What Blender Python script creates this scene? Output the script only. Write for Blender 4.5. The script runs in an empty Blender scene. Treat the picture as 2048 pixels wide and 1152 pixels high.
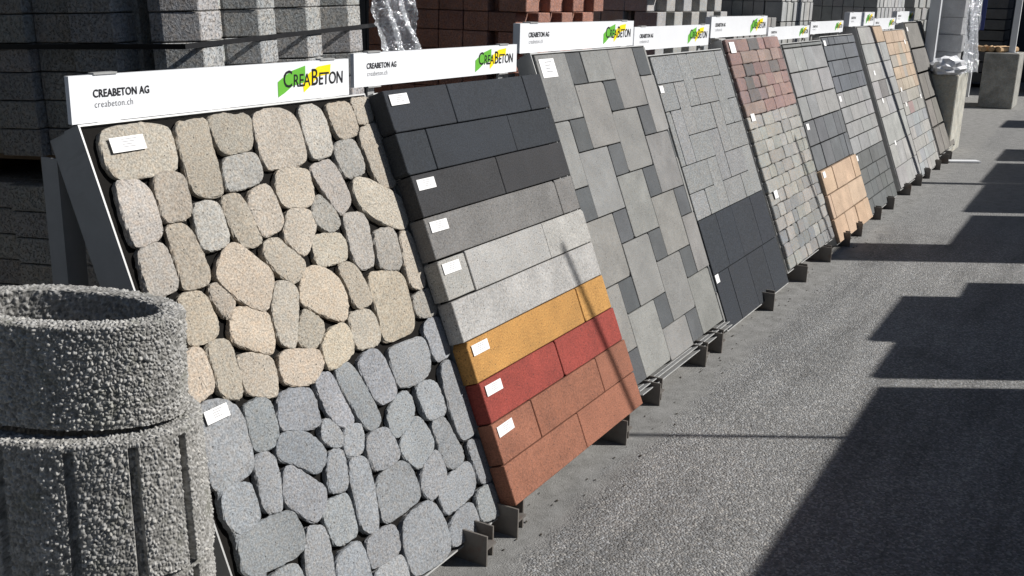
import bpy, bmesh, math, random
import numpy as np
from mathutils import Vector, Matrix
R = math.radians
random.seed(7)
rng = np.random.default_rng(11)
scene = bpy.context.scene
COL = scene.collection

# ------------------------------------------------------------------ camera
# world: X runs along the row of stands (away from the viewer), Y towards the block stacks, Z up
cd = bpy.data.cameras.new('camera'); cam = bpy.data.objects.new('camera', cd); COL.objects.link(cam)
cd.sensor_fit = 'HORIZONTAL'; cd.sensor_width = 36.0; cd.lens = 36.0*2091.95/2048
cd.clip_start = 0.05; cd.clip_end = 600
RT = Vector((0.49716743, -0.86728423, 0.02534969)); UP = Vector((0.22376069, 0.15638855, 0.96201548)); FW = Vector((0.83830525, 0.4726105, -0.27181541))
M = Matrix((RT, UP, -FW)).transposed().to_4x4(); M.translation = Vector((0, 0, 1.75))
cam.matrix_world = M
scene.camera = cam

# ------------------------------------------------------------------ light
SUN_EL = R(38.0); SAX, SAY = 0.52, -0.854
sdir = Vector((math.cos(SUN_EL)*SAX, math.cos(SUN_EL)*SAY, math.sin(SUN_EL))).normalized()
world = bpy.data.worlds.new('World'); scene.world = world; world.use_nodes = True
wn = world.node_tree; wn.nodes.clear()
sky = wn.nodes.new('ShaderNodeTexSky'); sky.sky_type = 'NISHITA'; sky.sun_disc = False
sky.sun_elevation = SUN_EL; sky.sun_rotation = math.atan2(SAX, SAY)
sky.air_density = 0.85; sky.dust_density = 0.6; sky.ozone_density = 1.0
bgn = wn.nodes.new('ShaderNodeBackground'); bgn.inputs['Strength'].default_value = 0.05
wo = wn.nodes.new('ShaderNodeOutputWorld')
wn.links.new(sky.outputs[0], bgn.inputs[0]); wn.links.new(bgn.outputs[0], wo.inputs[0])
sl = bpy.data.lights.new('sun', 'SUN'); sl.energy = 5.0; sl.angle = R(0.53); sl.color = (1.0, 0.975, 0.94)
sun = bpy.data.objects.new('sun', sl); COL.objects.link(sun)
sun.rotation_euler = (-sdir).to_track_quat('-Z', 'Y').to_euler(); sun.location = (6, -8, 9)
scene.view_settings.view_transform = 'Standard'; scene.view_settings.look = 'None'
scene.view_settings.exposure = 0.2; scene.view_settings.gamma = 1.0; scene.view_settings.use_curve_mapping = False
scene.cycles.max_bounces = 6; scene.cycles.diffuse_bounces = 3; scene.cycles.transparent_max_bounces = 12

# ------------------------------------------------------------------ helpers
def lin(c):
    o = []
    for v in c[:3]:
        v = v/255.0
        o.append(v/12.92 if v <= 0.04045 else ((v+0.055)/1.055)**2.4)
    return (o[0], o[1], o[2], 1.0)

def link(name, mesh, mat=None, parent=None, loc=(0, 0, 0), rot=(0, 0, 0), color=None):
    o = bpy.data.objects.new(name, mesh); COL.objects.link(o)
    if mat is not None and mesh is not None and not mesh.materials: mesh.materials.append(mat)
    if parent is not None: o.parent = parent
    o.location = loc; o.rotation_euler = rot
    if color is not None: o.color = color
    return o

def empty(name, loc, label, cat, group=None, rz=0.0):
    o = bpy.data.objects.new(name, None); COL.objects.link(o); o.location = loc; o.rotation_euler = (0, 0, rz)
    o.empty_display_size = 0.1
    o['label'] = label; o['category'] = cat
    if group: o['group'] = group
    return o

def tag(o, label, cat, group=None):
    o['label'] = label; o['category'] = cat
    if group: o['group'] = group
    return o

def mk(name, verts, faces, smooth=False):
    me = bpy.data.meshes.new(name); me.from_pydata([tuple(v) for v in verts], [], faces); me.update()
    if smooth:
        me.polygons.foreach_set('use_smooth', [True]*len(me.polygons))
    return me

class MB:
    """collects boxes / tubes into one mesh"""
    def __init__(s): s.v = []; s.f = []
    def box(s, a, b):
        x0, y0, z0 = a; x1, y1, z1 = b; n = len(s.v)
        s.v += [(x0,y0,z0),(x1,y0,z0),(x1,y1,z0),(x0,y1,z0),(x0,y0,z1),(x1,y0,z1),(x1,y1,z1),(x0,y1,z1)]
        s.f += [(n,n+3,n+2,n+1),(n+4,n+5,n+6,n+7),(n,n+1,n+5,n+4),(n+1,n+2,n+6,n+5),(n+2,n+3,n+7,n+6),(n+3,n,n+4,n+7)]
        return s
    def tube(s, p, q, r, k=10):
        p = Vector(p); q = Vector(q); ax = (q-p).normalized(); t = ax.orthogonal().normalized(); b = ax.cross(t); n = len(s.v)
        for e in (p, q):
            for i in range(k):
                a = 2*math.pi*i/k; s.v.append(tuple(e + t*(r*math.cos(a)) + b*(r*math.sin(a))))
        for i in range(k):
            j = (i+1) % k; s.f.append((n+i, n+j, n+k+j, n+k+i))
        s.f.append(tuple(n+i for i in reversed(range(k)))); s.f.append(tuple(n+k+i for i in range(k)))
        return s
    def build(s, name): return mk(name, s.v, s.f)

_tc = {}
def tile_mesh(w, h, t, bev=0.003, var=0):
    """a paving piece: front at z=0, centred, bevelled front edge; var>0 gives a tumbled, uneven outline"""
    key = (round(w, 3), round(h, 3), round(t, 3), round(bev, 4), var)
    if key in _tc: return _tc[key]
    rr = random.Random(hash(key) & 0xffff)
    pts = []
    if var >= 100:      # sharp-edged piece with the odd knocked corner and slightly worn edges
        for (cx, cy) in ((-1,-1),(1,-1),(1,1),(-1,1)):
            x, y = cx*w/2, cy*h/2
            k = rr.uniform(0.005, 0.014) if rr.random() < 0.22 else rr.uniform(0.0008, 0.0025)
            k2 = k*rr.uniform(0.6, 1.6)
            a_ = (x - cx*k, y) ; b_ = (x, y - cy*k2)
            pts += [b_, a_] if (cx, cy) in ((-1,-1), (1,1)) else [a_, b_]
        q = []
        for i in range(len(pts)):
            a_, b_ = pts[i], pts[(i+1) % len(pts)]; q.append(a_)
            L = math.hypot(b_[0]-a_[0], b_[1]-a_[1])
            if L > 0.05:
                n_ = 3 if L > 0.15 else 1
                for t_ in range(1, n_+1):
                    u_ = t_/(n_+1)+rr.uniform(-.08, .08); j_ = rr.uniform(-0.0007, 0.0004)
                    q.append((a_[0]+(b_[0]-a_[0])*u_ + j_*(b_[1]-a_[1])/L*-1, a_[1]+(b_[1]-a_[1])*u_ + j_*(b_[0]-a_[0])/L))
        pts = q
    elif var:
        c = min(w, h)*0.10
        base = [(-w/2+c,-h/2),(0,-h/2),(w/2-c,-h/2),(w/2,-h/2+c),(w/2,0),(w/2,h/2-c),(w/2-c,h/2),(0,h/2),(-w/2+c,h/2),(-w/2,h/2-c),(-w/2,0),(-w/2,-h/2+c)]
        pts = [(x+rr.uniform(-1,1)*0.0035, y+rr.uniform(-1,1)*0.0035) for x, y in base]
    else:
        pts = [(-w/2,-h/2),(w/2,-h/2),(w/2,h/2),(-w/2,h/2)]
    n = len(pts); v = []
    for (z, ins) in ((-t, 0.0), (-bev, 0.0), (0.0, bev)):
        for x, y in pts:
            sx = 1-2*ins/w; sy = 1-2*ins/h
            v.append((x*sx, y*sy, z))
    f = [tuple(range(2*n, 3*n)), tuple(reversed(range(n)))]
    for k in range(2):
        for i in range(n):
            j = (i+1) % n; f.append((k*n+i, k*n+j, (k+1)*n+j, (k+1)*n+i))
    _tc[key] = mk('tile', v, f)
    return _tc[key]

# ------------------------------------------------------------------ materials
def newmat(name):
    m = bpy.data.materials.new(name); m.use_nodes = True; nt = m.node_tree; nt.nodes.clear()
    out = nt.nodes.new('ShaderNodeOutputMaterial'); b = nt.nodes.new('ShaderNodeBsdfPrincipled')
    nt.links.new(b.outputs[0], out.inputs[0])
    return m, nt, b
def N(nt, t, **kw):
    n = nt.nodes.new(t)
    for k, v in kw.items():
        if k.startswith('i_'):
            n.inputs[k[2:].replace('_', ' ')].default_value = v
        else: setattr(n, k, v)
    return n
def math_(nt, op, a, b=None, clamp=False):
    n = nt.nodes.new('ShaderNodeMath'); n.operation = op; n.use_clamp = clamp
    for i, x in enumerate((a, b)):
        if x is None: continue
        if isinstance(x, (int, float)): n.inputs[i].default_value = x
        else: nt.links.new(x, n.inputs[i])
    return n.outputs[0]
def mixc(nt, fac, a, b, mode='MIX'):
    n = nt.nodes.new('ShaderNodeMix'); n.data_type = 'RGBA'; n.blend_type = mode; n.clamp_factor = True
    for sock, x in ((n.inputs[0], fac), (n.inputs[6], a), (n.inputs[7], b)):
        if isinstance(x, (int, float)): sock.default_value = x
        elif isinstance(x, tuple): sock.default_value = x
        else: nt.links.new(x, sock)
    return n.outputs[2]
def ramp(nt, fac, stops):
    n = nt.nodes.new('ShaderNodeValToRGB'); cr = n.color_ramp
    while len(cr.elements) < len(stops): cr.elements.new(0.5)
    for e, (p, c) in zip(cr.elements, stops):
        e.position = p; e.color = c if len(c) == 4 else (*c, 1)
    nt.links.new(fac, n.inputs[0]); return n.outputs[0]
def grey(v): return (v, v, v, 1)

def rand_coords(nt, obj_random=True):
    tc = N(nt, 'ShaderNodeTexCoord')
    if not obj_random: return tc.outputs['Object']
    oi = N(nt, 'ShaderNodeObjectInfo'); s = math_(nt, 'MULTIPLY', oi.outputs['Random'], 37.0)
    va = N(nt, 'ShaderNodeVectorMath', operation='ADD'); nt.links.new(tc.outputs['Object'], va.inputs[0]); nt.links.new(s, va.inputs[1])
    return va.outputs[0]

def mat_concrete(name, fine=260.0, contrast=0.5, bump=0.35, rough=0.85, pits=0.0, blotch=0.18, base=None, chroma=0.05, stain=0.0, bumpd=0.003, bloom=0.0, pores=0.0):
    """cast concrete: colour from the object's own colour, fine aggregate speckle, cloudy batch variation, dark pores"""
    m, nt, b = newmat(name); co = rand_coords(nt)
    if base is None:
        oi = N(nt, 'ShaderNodeObjectInfo'); col = oi.outputs['Color']
    else: col = base
    n1 = N(nt, 'ShaderNodeTexNoise', i_Scale=fine, i_Detail=3.0, i_Roughness=0.7); nt.links.new(co, n1.inputs['Vector'])
    n2 = N(nt, 'ShaderNodeTexNoise', i_Scale=7.0, i_Detail=4.0, i_Roughness=0.6); nt.links.new(co, n2.inputs['Vector'])
    v1 = math_(nt, 'MULTIPLY', math_(nt, 'SUBTRACT', n1.outputs['Fac'], 0.5), contrast*3.2)
    v2 = math_(nt, 'MULTIPLY', math_(nt, 'SUBTRACT', n2.outputs['Fac'], 0.5), blotch*2.4)
    val = math_(nt, 'ADD', math_(nt, 'ADD', v1, v2), 1.0)
    val = math_(nt, 'MAXIMUM', val, 0.25)
    cc = N(nt, 'ShaderNodeCombineColor'); [nt.links.new(val, cc.inputs[i]) for i in range(3)]
    c1 = mixc(nt, 1.0, col, cc.outputs[0], 'MULTIPLY')
    n3 = N(nt, 'ShaderNodeTexNoise', i_Scale=fine*0.45, i_Detail=1.0); nt.links.new(co, n3.inputs['Vector'])
    tint = ramp(nt, n3.outputs['Fac'], [(0.3, (1-chroma, 1.0, 1+chroma)), (0.5, (1, 1, 1)), (0.7, (1+chroma*1.6, 1.0, 1-chroma*1.6))])
    c1 = mixc(nt, 1.0, c1, tint, 'MULTIPLY')
    hgt = n1.outputs['Fac']
    vo = N(nt, 'ShaderNodeTexVoronoi', i_Scale=fine*0.42); nt.links.new(co, vo.inputs['Vector'])
    if pits > 0:
        nm = N(nt, 'ShaderNodeTexNoise', i_Scale=fine*0.8, i_Detail=3.0, i_Roughness=0.6); nt.links.new(co, nm.inputs['Vector'])
        pf = ramp(nt, nm.outputs['Fac'], [(0.5-pits, grey(0)), (0.55-pits, grey(1))])
        hgt = math_(nt, 'ADD', math_(nt, 'MULTIPLY', n1.outputs['Fac'], 0.35), math_(nt, 'MULTIPLY', pf, 1.4))
    if stain > 0:
        n4 = N(nt, 'ShaderNodeTexNoise', i_Scale=2.6, i_Detail=6.0, i_Roughness=0.65, i_Distortion=0.6); nt.links.new(co, n4.inputs['Vector'])
        sf = ramp(nt, n4.outputs['Fac'], [(0.5, grey(0)), (0.72, grey(stain))])
        c1 = mixc(nt, sf, c1, (0.07, 0.065, 0.055, 1))
    if bloom > 0:
        n5 = N(nt, 'ShaderNodeTexNoise', i_Scale=3.4, i_Detail=7.0, i_Roughness=0.7, i_Distortion=0.9); nt.links.new(co, n5.inputs['Vector'])
        bf = math_(nt, 'MULTIPLY', ramp(nt, n5.outputs['Fac'], [(0.48, grey(0)), (0.70, grey(bloom))]), math_(nt, 'ADD', math_(nt, 'MULTIPLY', n1.outputs['Fac'], 0.8), 0.4))
        c1 = mixc(nt, bf, c1, mixc(nt, 1.0, c1, (1.9, 1.88, 1.85, 1), 'MULTIPLY'))
        df = ramp(nt, n5.outputs['Fac'], [(0.30, grey(bloom*0.8)), (0.44, grey(0))]); c1 = mixc(nt, df, c1, mixc(nt, 1.0, c1, (0.35, 0.34, 0.31, 1), 'MULTIPLY'))
    if pores > 0:
        vp = N(nt, 'ShaderNodeTexVoronoi', i_Scale=110.0); nt.links.new(co, vp.inputs['Vector']); sp = N(nt, 'ShaderNodeSeparateColor'); nt.links.new(vp.outputs['Color'], sp.inputs[0])
        hole = math_(nt, 'MULTIPLY', math_(nt, 'GREATER_THAN', sp.outputs[0], 1-pores), math_(nt, 'LESS_THAN', vp.outputs['Distance'], 0.25))
        c1 = mixc(nt, math_(nt, 'MULTIPLY', hole, 0.75), c1, (0.03, 0.03, 0.028, 1)); hgt = math_(nt, 'SUBTRACT', hgt, hole)
    nt.links.new(c1, b.inputs['Base Color'])
    rr = math_(nt, 'ADD', math_(nt, 'MULTIPLY', n2.outputs['Fac'], 0.2), rough-0.1, True); nt.links.new(rr, b.inputs['Roughness'])
    b.inputs['Specular IOR Level'].default_value = 0.3
    bm = N(nt, 'ShaderNodeBump', i_Strength=bump, i_Distance=bumpd); nt.links.new(hgt, bm.inputs['Height']); nt.links.new(bm.outputs[0], b.inputs['Normal'])
    return m

def mat_plain(name, col, rough=0.6, metal=0.0, noise=0.12, scale=25.0, bump=0.0, spec=0.4, stains=None):
    m, nt, b = newmat(name); co = rand_coords(nt)
    n1 = N(nt, 'ShaderNodeTexNoise', i_Scale=scale, i_Detail=5.0, i_Roughness=0.65); nt.links.new(co, n1.inputs['Vector'])
    v = math_(nt, 'ADD', math_(nt, 'MULTIPLY', math_(nt, 'SUBTRACT', n1.outputs['Fac'], 0.5), noise*3), 1.0)
    cc = N(nt, 'ShaderNodeCombineColor'); [nt.links.new(v, cc.inputs[i]) for i in range(3)]
    c1 = mixc(nt, 1.0, col, cc.outputs[0], 'MULTIPLY')
    if stains:
        n2 = N(nt, 'ShaderNodeTexNoise', i_Scale=scale*0.35, i_Detail=6.0, i_Roughness=0.7, i_Distortion=0.8); nt.links.new(co, n2.inputs['Vector'])
        c1 = mixc(nt, ramp(nt, n2.outputs['Fac'], [(0.55, grey(0)), (0.75, grey(0.7))]), c1, stains)
    nt.links.new(c1, b.inputs['Base Color'])
    nt.links.new(math_(nt, 'ADD', math_(nt, 'MULTIPLY', n1.outputs['Fac'], 0.25), rough-0.12, True), b.inputs['Roughness'])
    b.inputs['Metallic'].default_value = metal; b.inputs['Specular IOR Level'].default_value = spec
    if bump:
        bm = N(nt, 'ShaderNodeBump', i_Strength=bump, i_Distance=0.004); nt.links.new(n1.outputs['Fac'], bm.inputs['Height']); nt.links.new(bm.outputs[0], b.inputs['Normal'])
    return m

M_STONE = mat_concrete('tumbled_concrete_stone', fine=190, contrast=0.75, bump=0.45, blotch=0.22, chroma=0.03, bloom=0.16, pores=0.08)
M_BLOCK = mat_concrete('smooth_concrete_block', fine=190, contrast=0.62, bump=0.35, blotch=0.34, chroma=0.02, bloom=0.17, pores=0.12)
M_SLAB = mat_concrete('brushed_concrete_slab', fine=200, contrast=0.4, bump=0.25, blotch=0.3, chroma=0.02, bloom=0.2, pores=0.06)
M_GRAN = mat_concrete('granite_face_paver', fine=130, contrast=0.8, bump=0.3, blotch=0.16, chroma=0.03, bloom=0.1)
M_COB = mat_concrete('tumbled_cobble', fine=140, contrast=0.5, bump=0.5, blotch=0.3, chroma=0.06)
M_LAVA = mat_concrete('porous_split_block', fine=95, contrast=0.55, bump=1.0, pits=0.10, blotch=0.2, chroma=0.04, bumpd=0.012)
M_BRICKRED = mat_concrete('red_concrete_block', fine=110, contrast=0.5, bump=0.7, pits=0.02, blotch=0.3, chroma=0.08, bumpd=0.006)
M_OLDCON = mat_concrete('weathered_concrete', fine=70, contrast=0.35, bump=0.5, blotch=0.45, chroma=0.04, stain=0.5)
M_STEEL = mat_plain('galvanised_steel', (0.42, 0.42, 0.41, 1), rough=0.5, metal=0.35, noise=0.12, scale=18, stains=(0.22, 0.2, 0.18, 1))
M_STEELD = mat_plain('raw_steel_beam', (0.17, 0.155, 0.14, 1), rough=0.6, metal=0.3, noise=0.25, scale=22, stains=(0.16, 0.085, 0.05, 1))
M_BACK = mat_plain('gap_shade_backing', (0.012, 0.011, 0.010, 1), rough=0.95, noise=0.2, scale=90, bump=0.6, spec=0.1)  # near-black colour stands in for the deep shade between the pieces
M_WHITE = mat_plain('white_aluminium_sign', (0.80, 0.81, 0.825, 1), rough=0.38, noise=0.03, scale=4, spec=0.5)
M_PAPER = mat_plain('white_paper_label', (0.8, 0.79, 0.77, 1), rough=0.5, noise=0.03, scale=40)
M_PRINT = mat_plain('grey_label_print', (0.33, 0.33, 0.34, 1), rough=0.6, noise=0.5, scale=300)
M_INK = mat_plain('black_lettering', (0.012, 0.012, 0.014, 1), rough=0.5, noise=0.05)
M_INKG = mat_plain('grey_lettering', (0.09, 0.09, 0.10, 1), rough=0.5, noise=0.05)
M_GREEN = mat_plain('green_logo_patch', lin((104, 178, 62)), rough=0.45, noise=0.03)
M_YELL = mat_plain('yellow_logo_patch', lin((250, 222, 28)), rough=0.45, noise=0.03)
M_WOOD = mat_plain('pallet_wood', (0.15, 0.105, 0.065, 1), rough=0.85, noise=0.3, scale=14, bump=0.4)
M_STRAP = mat_plain('black_strap', (0.012, 0.012, 0.013, 1), rough=0.5, noise=0.1)
M_POST = mat_plain('pale_painted_post', (0.62, 0.63, 0.64, 1), rough=0.45, noise=0.06, scale=6)
M_DARKW = mat_plain('dark_cladding', (0.045, 0.048, 0.055, 1), rough=0.7, noise=0.2, scale=1.5)
M_BLUE = mat_plain('blue_sign_paint', lin((40, 52, 110)), rough=0.5, noise=0.05)

def mat_foil():
    m = bpy.data.materials.new('clear_plastic_film'); m.use_nodes = True; nt = m.node_tree; nt.nodes.clear()
    out = nt.nodes.new('ShaderNodeOutputMaterial'); tr = N(nt, 'ShaderNodeBsdfTransparent'); gl = N(nt, 'ShaderNodeBsdfGlossy'); df = N(nt, 'ShaderNodeBsdfTranslucent'); d2 = N(nt, 'ShaderNodeBsdfDiffuse')
    gl.inputs['Roughness'].default_value = 0.16; gl.inputs['Color'].default_value = (0.95, 0.96, 1, 1); df.inputs['Color'].default_value = (0.8, 0.82, 0.85, 1); d2.inputs['Color'].default_value = (0.8, 0.82, 0.85, 1)
    tr.inputs['Color'].default_value = (0.93, 0.94, 0.95, 1)
    co = rand_coords(nt, False); n1 = N(nt, 'ShaderNodeTexNoise', i_Scale=26.0, i_Detail=4.0, i_Roughness=0.6, i_Distortion=1.5); nt.links.new(co, n1.inputs['Vector'])
    bm = N(nt, 'ShaderNodeBump', i_Strength=0.9, i_Distance=0.02); nt.links.new(n1.outputs['Fac'], bm.inputs['Height']); nt.links.new(bm.outputs[0], gl.inputs['Normal'])
    mx0 = N(nt, 'ShaderNodeMixShader'); mx0.inputs[0].default_value = 0.5; nt.links.new(df.outputs[0], mx0.inputs[1]); nt.links.new(d2.outputs[0], mx0.inputs[2])
    mx = N(nt, 'ShaderNodeMixShader'); mx.inputs[0].default_value = 0.45; nt.links.new(mx0.outputs[0], mx.inputs[1]); nt.links.new(gl.outputs[0], mx.inputs[2])
    mx2 = N(nt, 'ShaderNodeMixShader'); nt.links.new(math_(nt, 'MULTIPLY', n1.outputs['Fac'], 1.1, True), mx2.inputs[0]); nt.links.new(tr.outputs[0], mx2.inputs[1]); nt.links.new(mx.outputs[0], mx2.inputs[2])
    nt.links.new(mx2.outputs[0], out.inputs[0]); return m
M_FOIL = mat_foil()

def mat_ground():
    m, nt, b = newmat('worn_asphalt'); tc = N(nt, 'ShaderNodeTexCoord'); co = tc.outputs['Object']
    vo = N(nt, 'ShaderNodeTexVoronoi', i_Scale=125.0, i_Randomness=1.0); nt.links.new(co, vo.inputs['Vector'])
    sep = N(nt, 'ShaderNodeSeparateColor'); nt.links.new(vo.outputs['Color'], sep.inputs[0])
    chips = ramp(nt, sep.outputs[0], [(0.0, grey(0.085)), (0.3, grey(0.15)), (0.55, grey(0.215)), (0.8, grey(0.31)), (1.0, grey(0.50))])
    ctint = ramp(nt, sep.outputs[1], [(0.0, (1.06, 1.0, 0.93)), (0.5, (1, 1, 1)), (1.0, (0.94, 0.99, 1.06))])
    chips = mixc(nt, 1.0, chips, ctint, 'MULTIPLY')
    nb = N(nt, 'ShaderNodeTexNoise', i_Scale=210.0, i_Detail=5.0, i_Roughness=0.8); nt.links.new(co, nb.inputs['Vector'])
    fine = ramp(nt, nb.outputs['Fac'], [(0.3, grey(0.11)), (0.5, grey(0.215)), (0.7, grey(0.35))])
    asph = mixc(nt, 0.45, chips, fine)
    v2 = N(nt, 'ShaderNodeTexVoronoi', i_Scale=58.0); nt.links.new(co, v2.inputs['Vector']); s2 = N(nt, 'ShaderNodeSeparateColor'); nt.links.new(v2.outputs['Color'], s2.inputs[0])
    big_chip = math_(nt, 'MULTIPLY', math_(nt, 'GREATER_THAN', s2.outputs[0], 0.90), math_(nt, 'LESS_THAN', v2.outputs['Distance'], 0.38))
    asph = mixc(nt, math_(nt, 'MULTIPLY', big_chip, 0.75), asph, (0.42, 0.41, 0.39, 1))
    nl = N(nt, 'ShaderNodeTexNoise', i_Scale=0.9, i_Detail=6.0, i_Roughness=0.6); nt.links.new(co, nl.inputs['Vector'])
    big = ramp(nt, nl.outputs['Fac'], [(0.3, (0.87, 0.86, 0.84)), (0.5, (1.10, 1.09, 1.06)), (0.7, (1.28, 1.26, 1.22))])
    asph = mixc(nt, 1.0, asph, big, 'MULTIPLY')
    mp = N(nt, 'ShaderNodeMapping'); mp.inputs['Scale'].default_value = (0.35, 3.2, 1); nt.links.new(co, mp.inputs['Vector'])
    nt2 = N(nt, 'ShaderNodeTexNoise', i_Scale=1.6, i_Detail=7.0, i_Roughness=0.62); nt.links.new(mp.outputs[0], nt2.inputs['Vector'])
    asph = mixc(nt, 1.0, asph, ramp(nt, nt2.outputs['Fac'], [(0.32, grey(0.74)), (0.5, grey(1.0)), (0.68, grey(1.16))]), 'MULTIPLY')
    no = N(nt, 'ShaderNodeTexNoise', i_Scale=2.3, i_Detail=3.0, i_Roughness=0.5, i_Distortion=0.5); nt.links.new(co, no.inputs['Vector'])
    asph = mixc(nt, ramp(nt, no.outputs['Fac'], [(0.66, grey(0)), (0.80, grey(0.3))]), asph, (0.06, 0.058, 0.055, 1))
    # dusty concrete strip below the stands, ragged edge; smoother old concrete farther along the yard
    sx = N(nt, 'ShaderNodeSeparateXYZ'); nt.links.new(co, sx.inputs[0])
    ne = N(nt, 'ShaderNodeTexNoise', i_Scale=5.0, i_Detail=7.0, i_Roughness=0.7); nt.links.new(co, ne.inputs['Vector'])
    edge = math_(nt, 'ADD', sx.outputs[1], math_(nt, 'MULTIPLY', math_(nt, 'SUBTRACT', ne.outputs['Fac'], 0.5), 0.35))
    strip = N(nt, 'ShaderNodeMapRange', i_From_Min=1.37, i_From_Max=1.47); nt.links.new(edge, strip.inputs[0])
    farx = math_(nt, 'ADD', sx.outputs[0], math_(nt, 'MULTIPLY', math_(nt, 'SUBTRACT', ne.outputs['Fac'], 0.5), 3.0))
    far = N(nt, 'ShaderNodeMapRange', i_From_Min=8.0, i_From_Max=10.0); nt.links.new(farx, far.inputs[0])
    nd = N(nt, 'ShaderNodeTexNoise', i_Scale=11.0, i_Detail=8.0, i_Roughness=0.72); nt.links.new(co, nd.inputs['Vector'])
    dust = ramp(nt, nd.outputs['Fac'], [(0.28, (0.10, 0.096, 0.085)), (0.40, (0.21, 0.204, 0.187)), (0.6, (0.31, 0.303, 0.285)), (0.8, (0.40, 0.39, 0.365))])
    dust = mixc(nt, 0.35, dust, fine)
    conc = ramp(nt, nd.outputs['Fac'], [(0.3, (0.20, 0.198, 0.19)), (0.6, (0.29, 0.288, 0.28)), (0.8, (0.35, 0.345, 0.33))])
    c = mixc(nt, math_(nt, 'MULTIPLY', far.outputs[0], 0.75), asph, conc)
    c = mixc(nt, strip.outputs[0], c, dust)
    nt.links.new(c, b.inputs['Base Color']); b.inputs['Roughness'].default_value = 0.9; b.inputs['Specular IOR Level'].default_value = 0.25
    hv = math_(nt, 'SUBTRACT', 1.0, vo.outputs['Distance'])
    h = math_(nt, 'ADD', math_(nt, 'MULTIPLY', hv, math_(nt, 'SUBTRACT', 1.0, math_(nt, 'MULTIPLY', strip.outputs[0], 0.85))), math_(nt, 'MULTIPLY', nb.outputs['Fac'], 0.7))
    bm = N(nt, 'ShaderNodeBump', i_Strength=0.9, i_Distance=0.008); nt.links.new(h, bm.inputs['Height']); nt.links.new(bm.outputs[0], b.inputs['Normal'])
    return m
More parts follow.
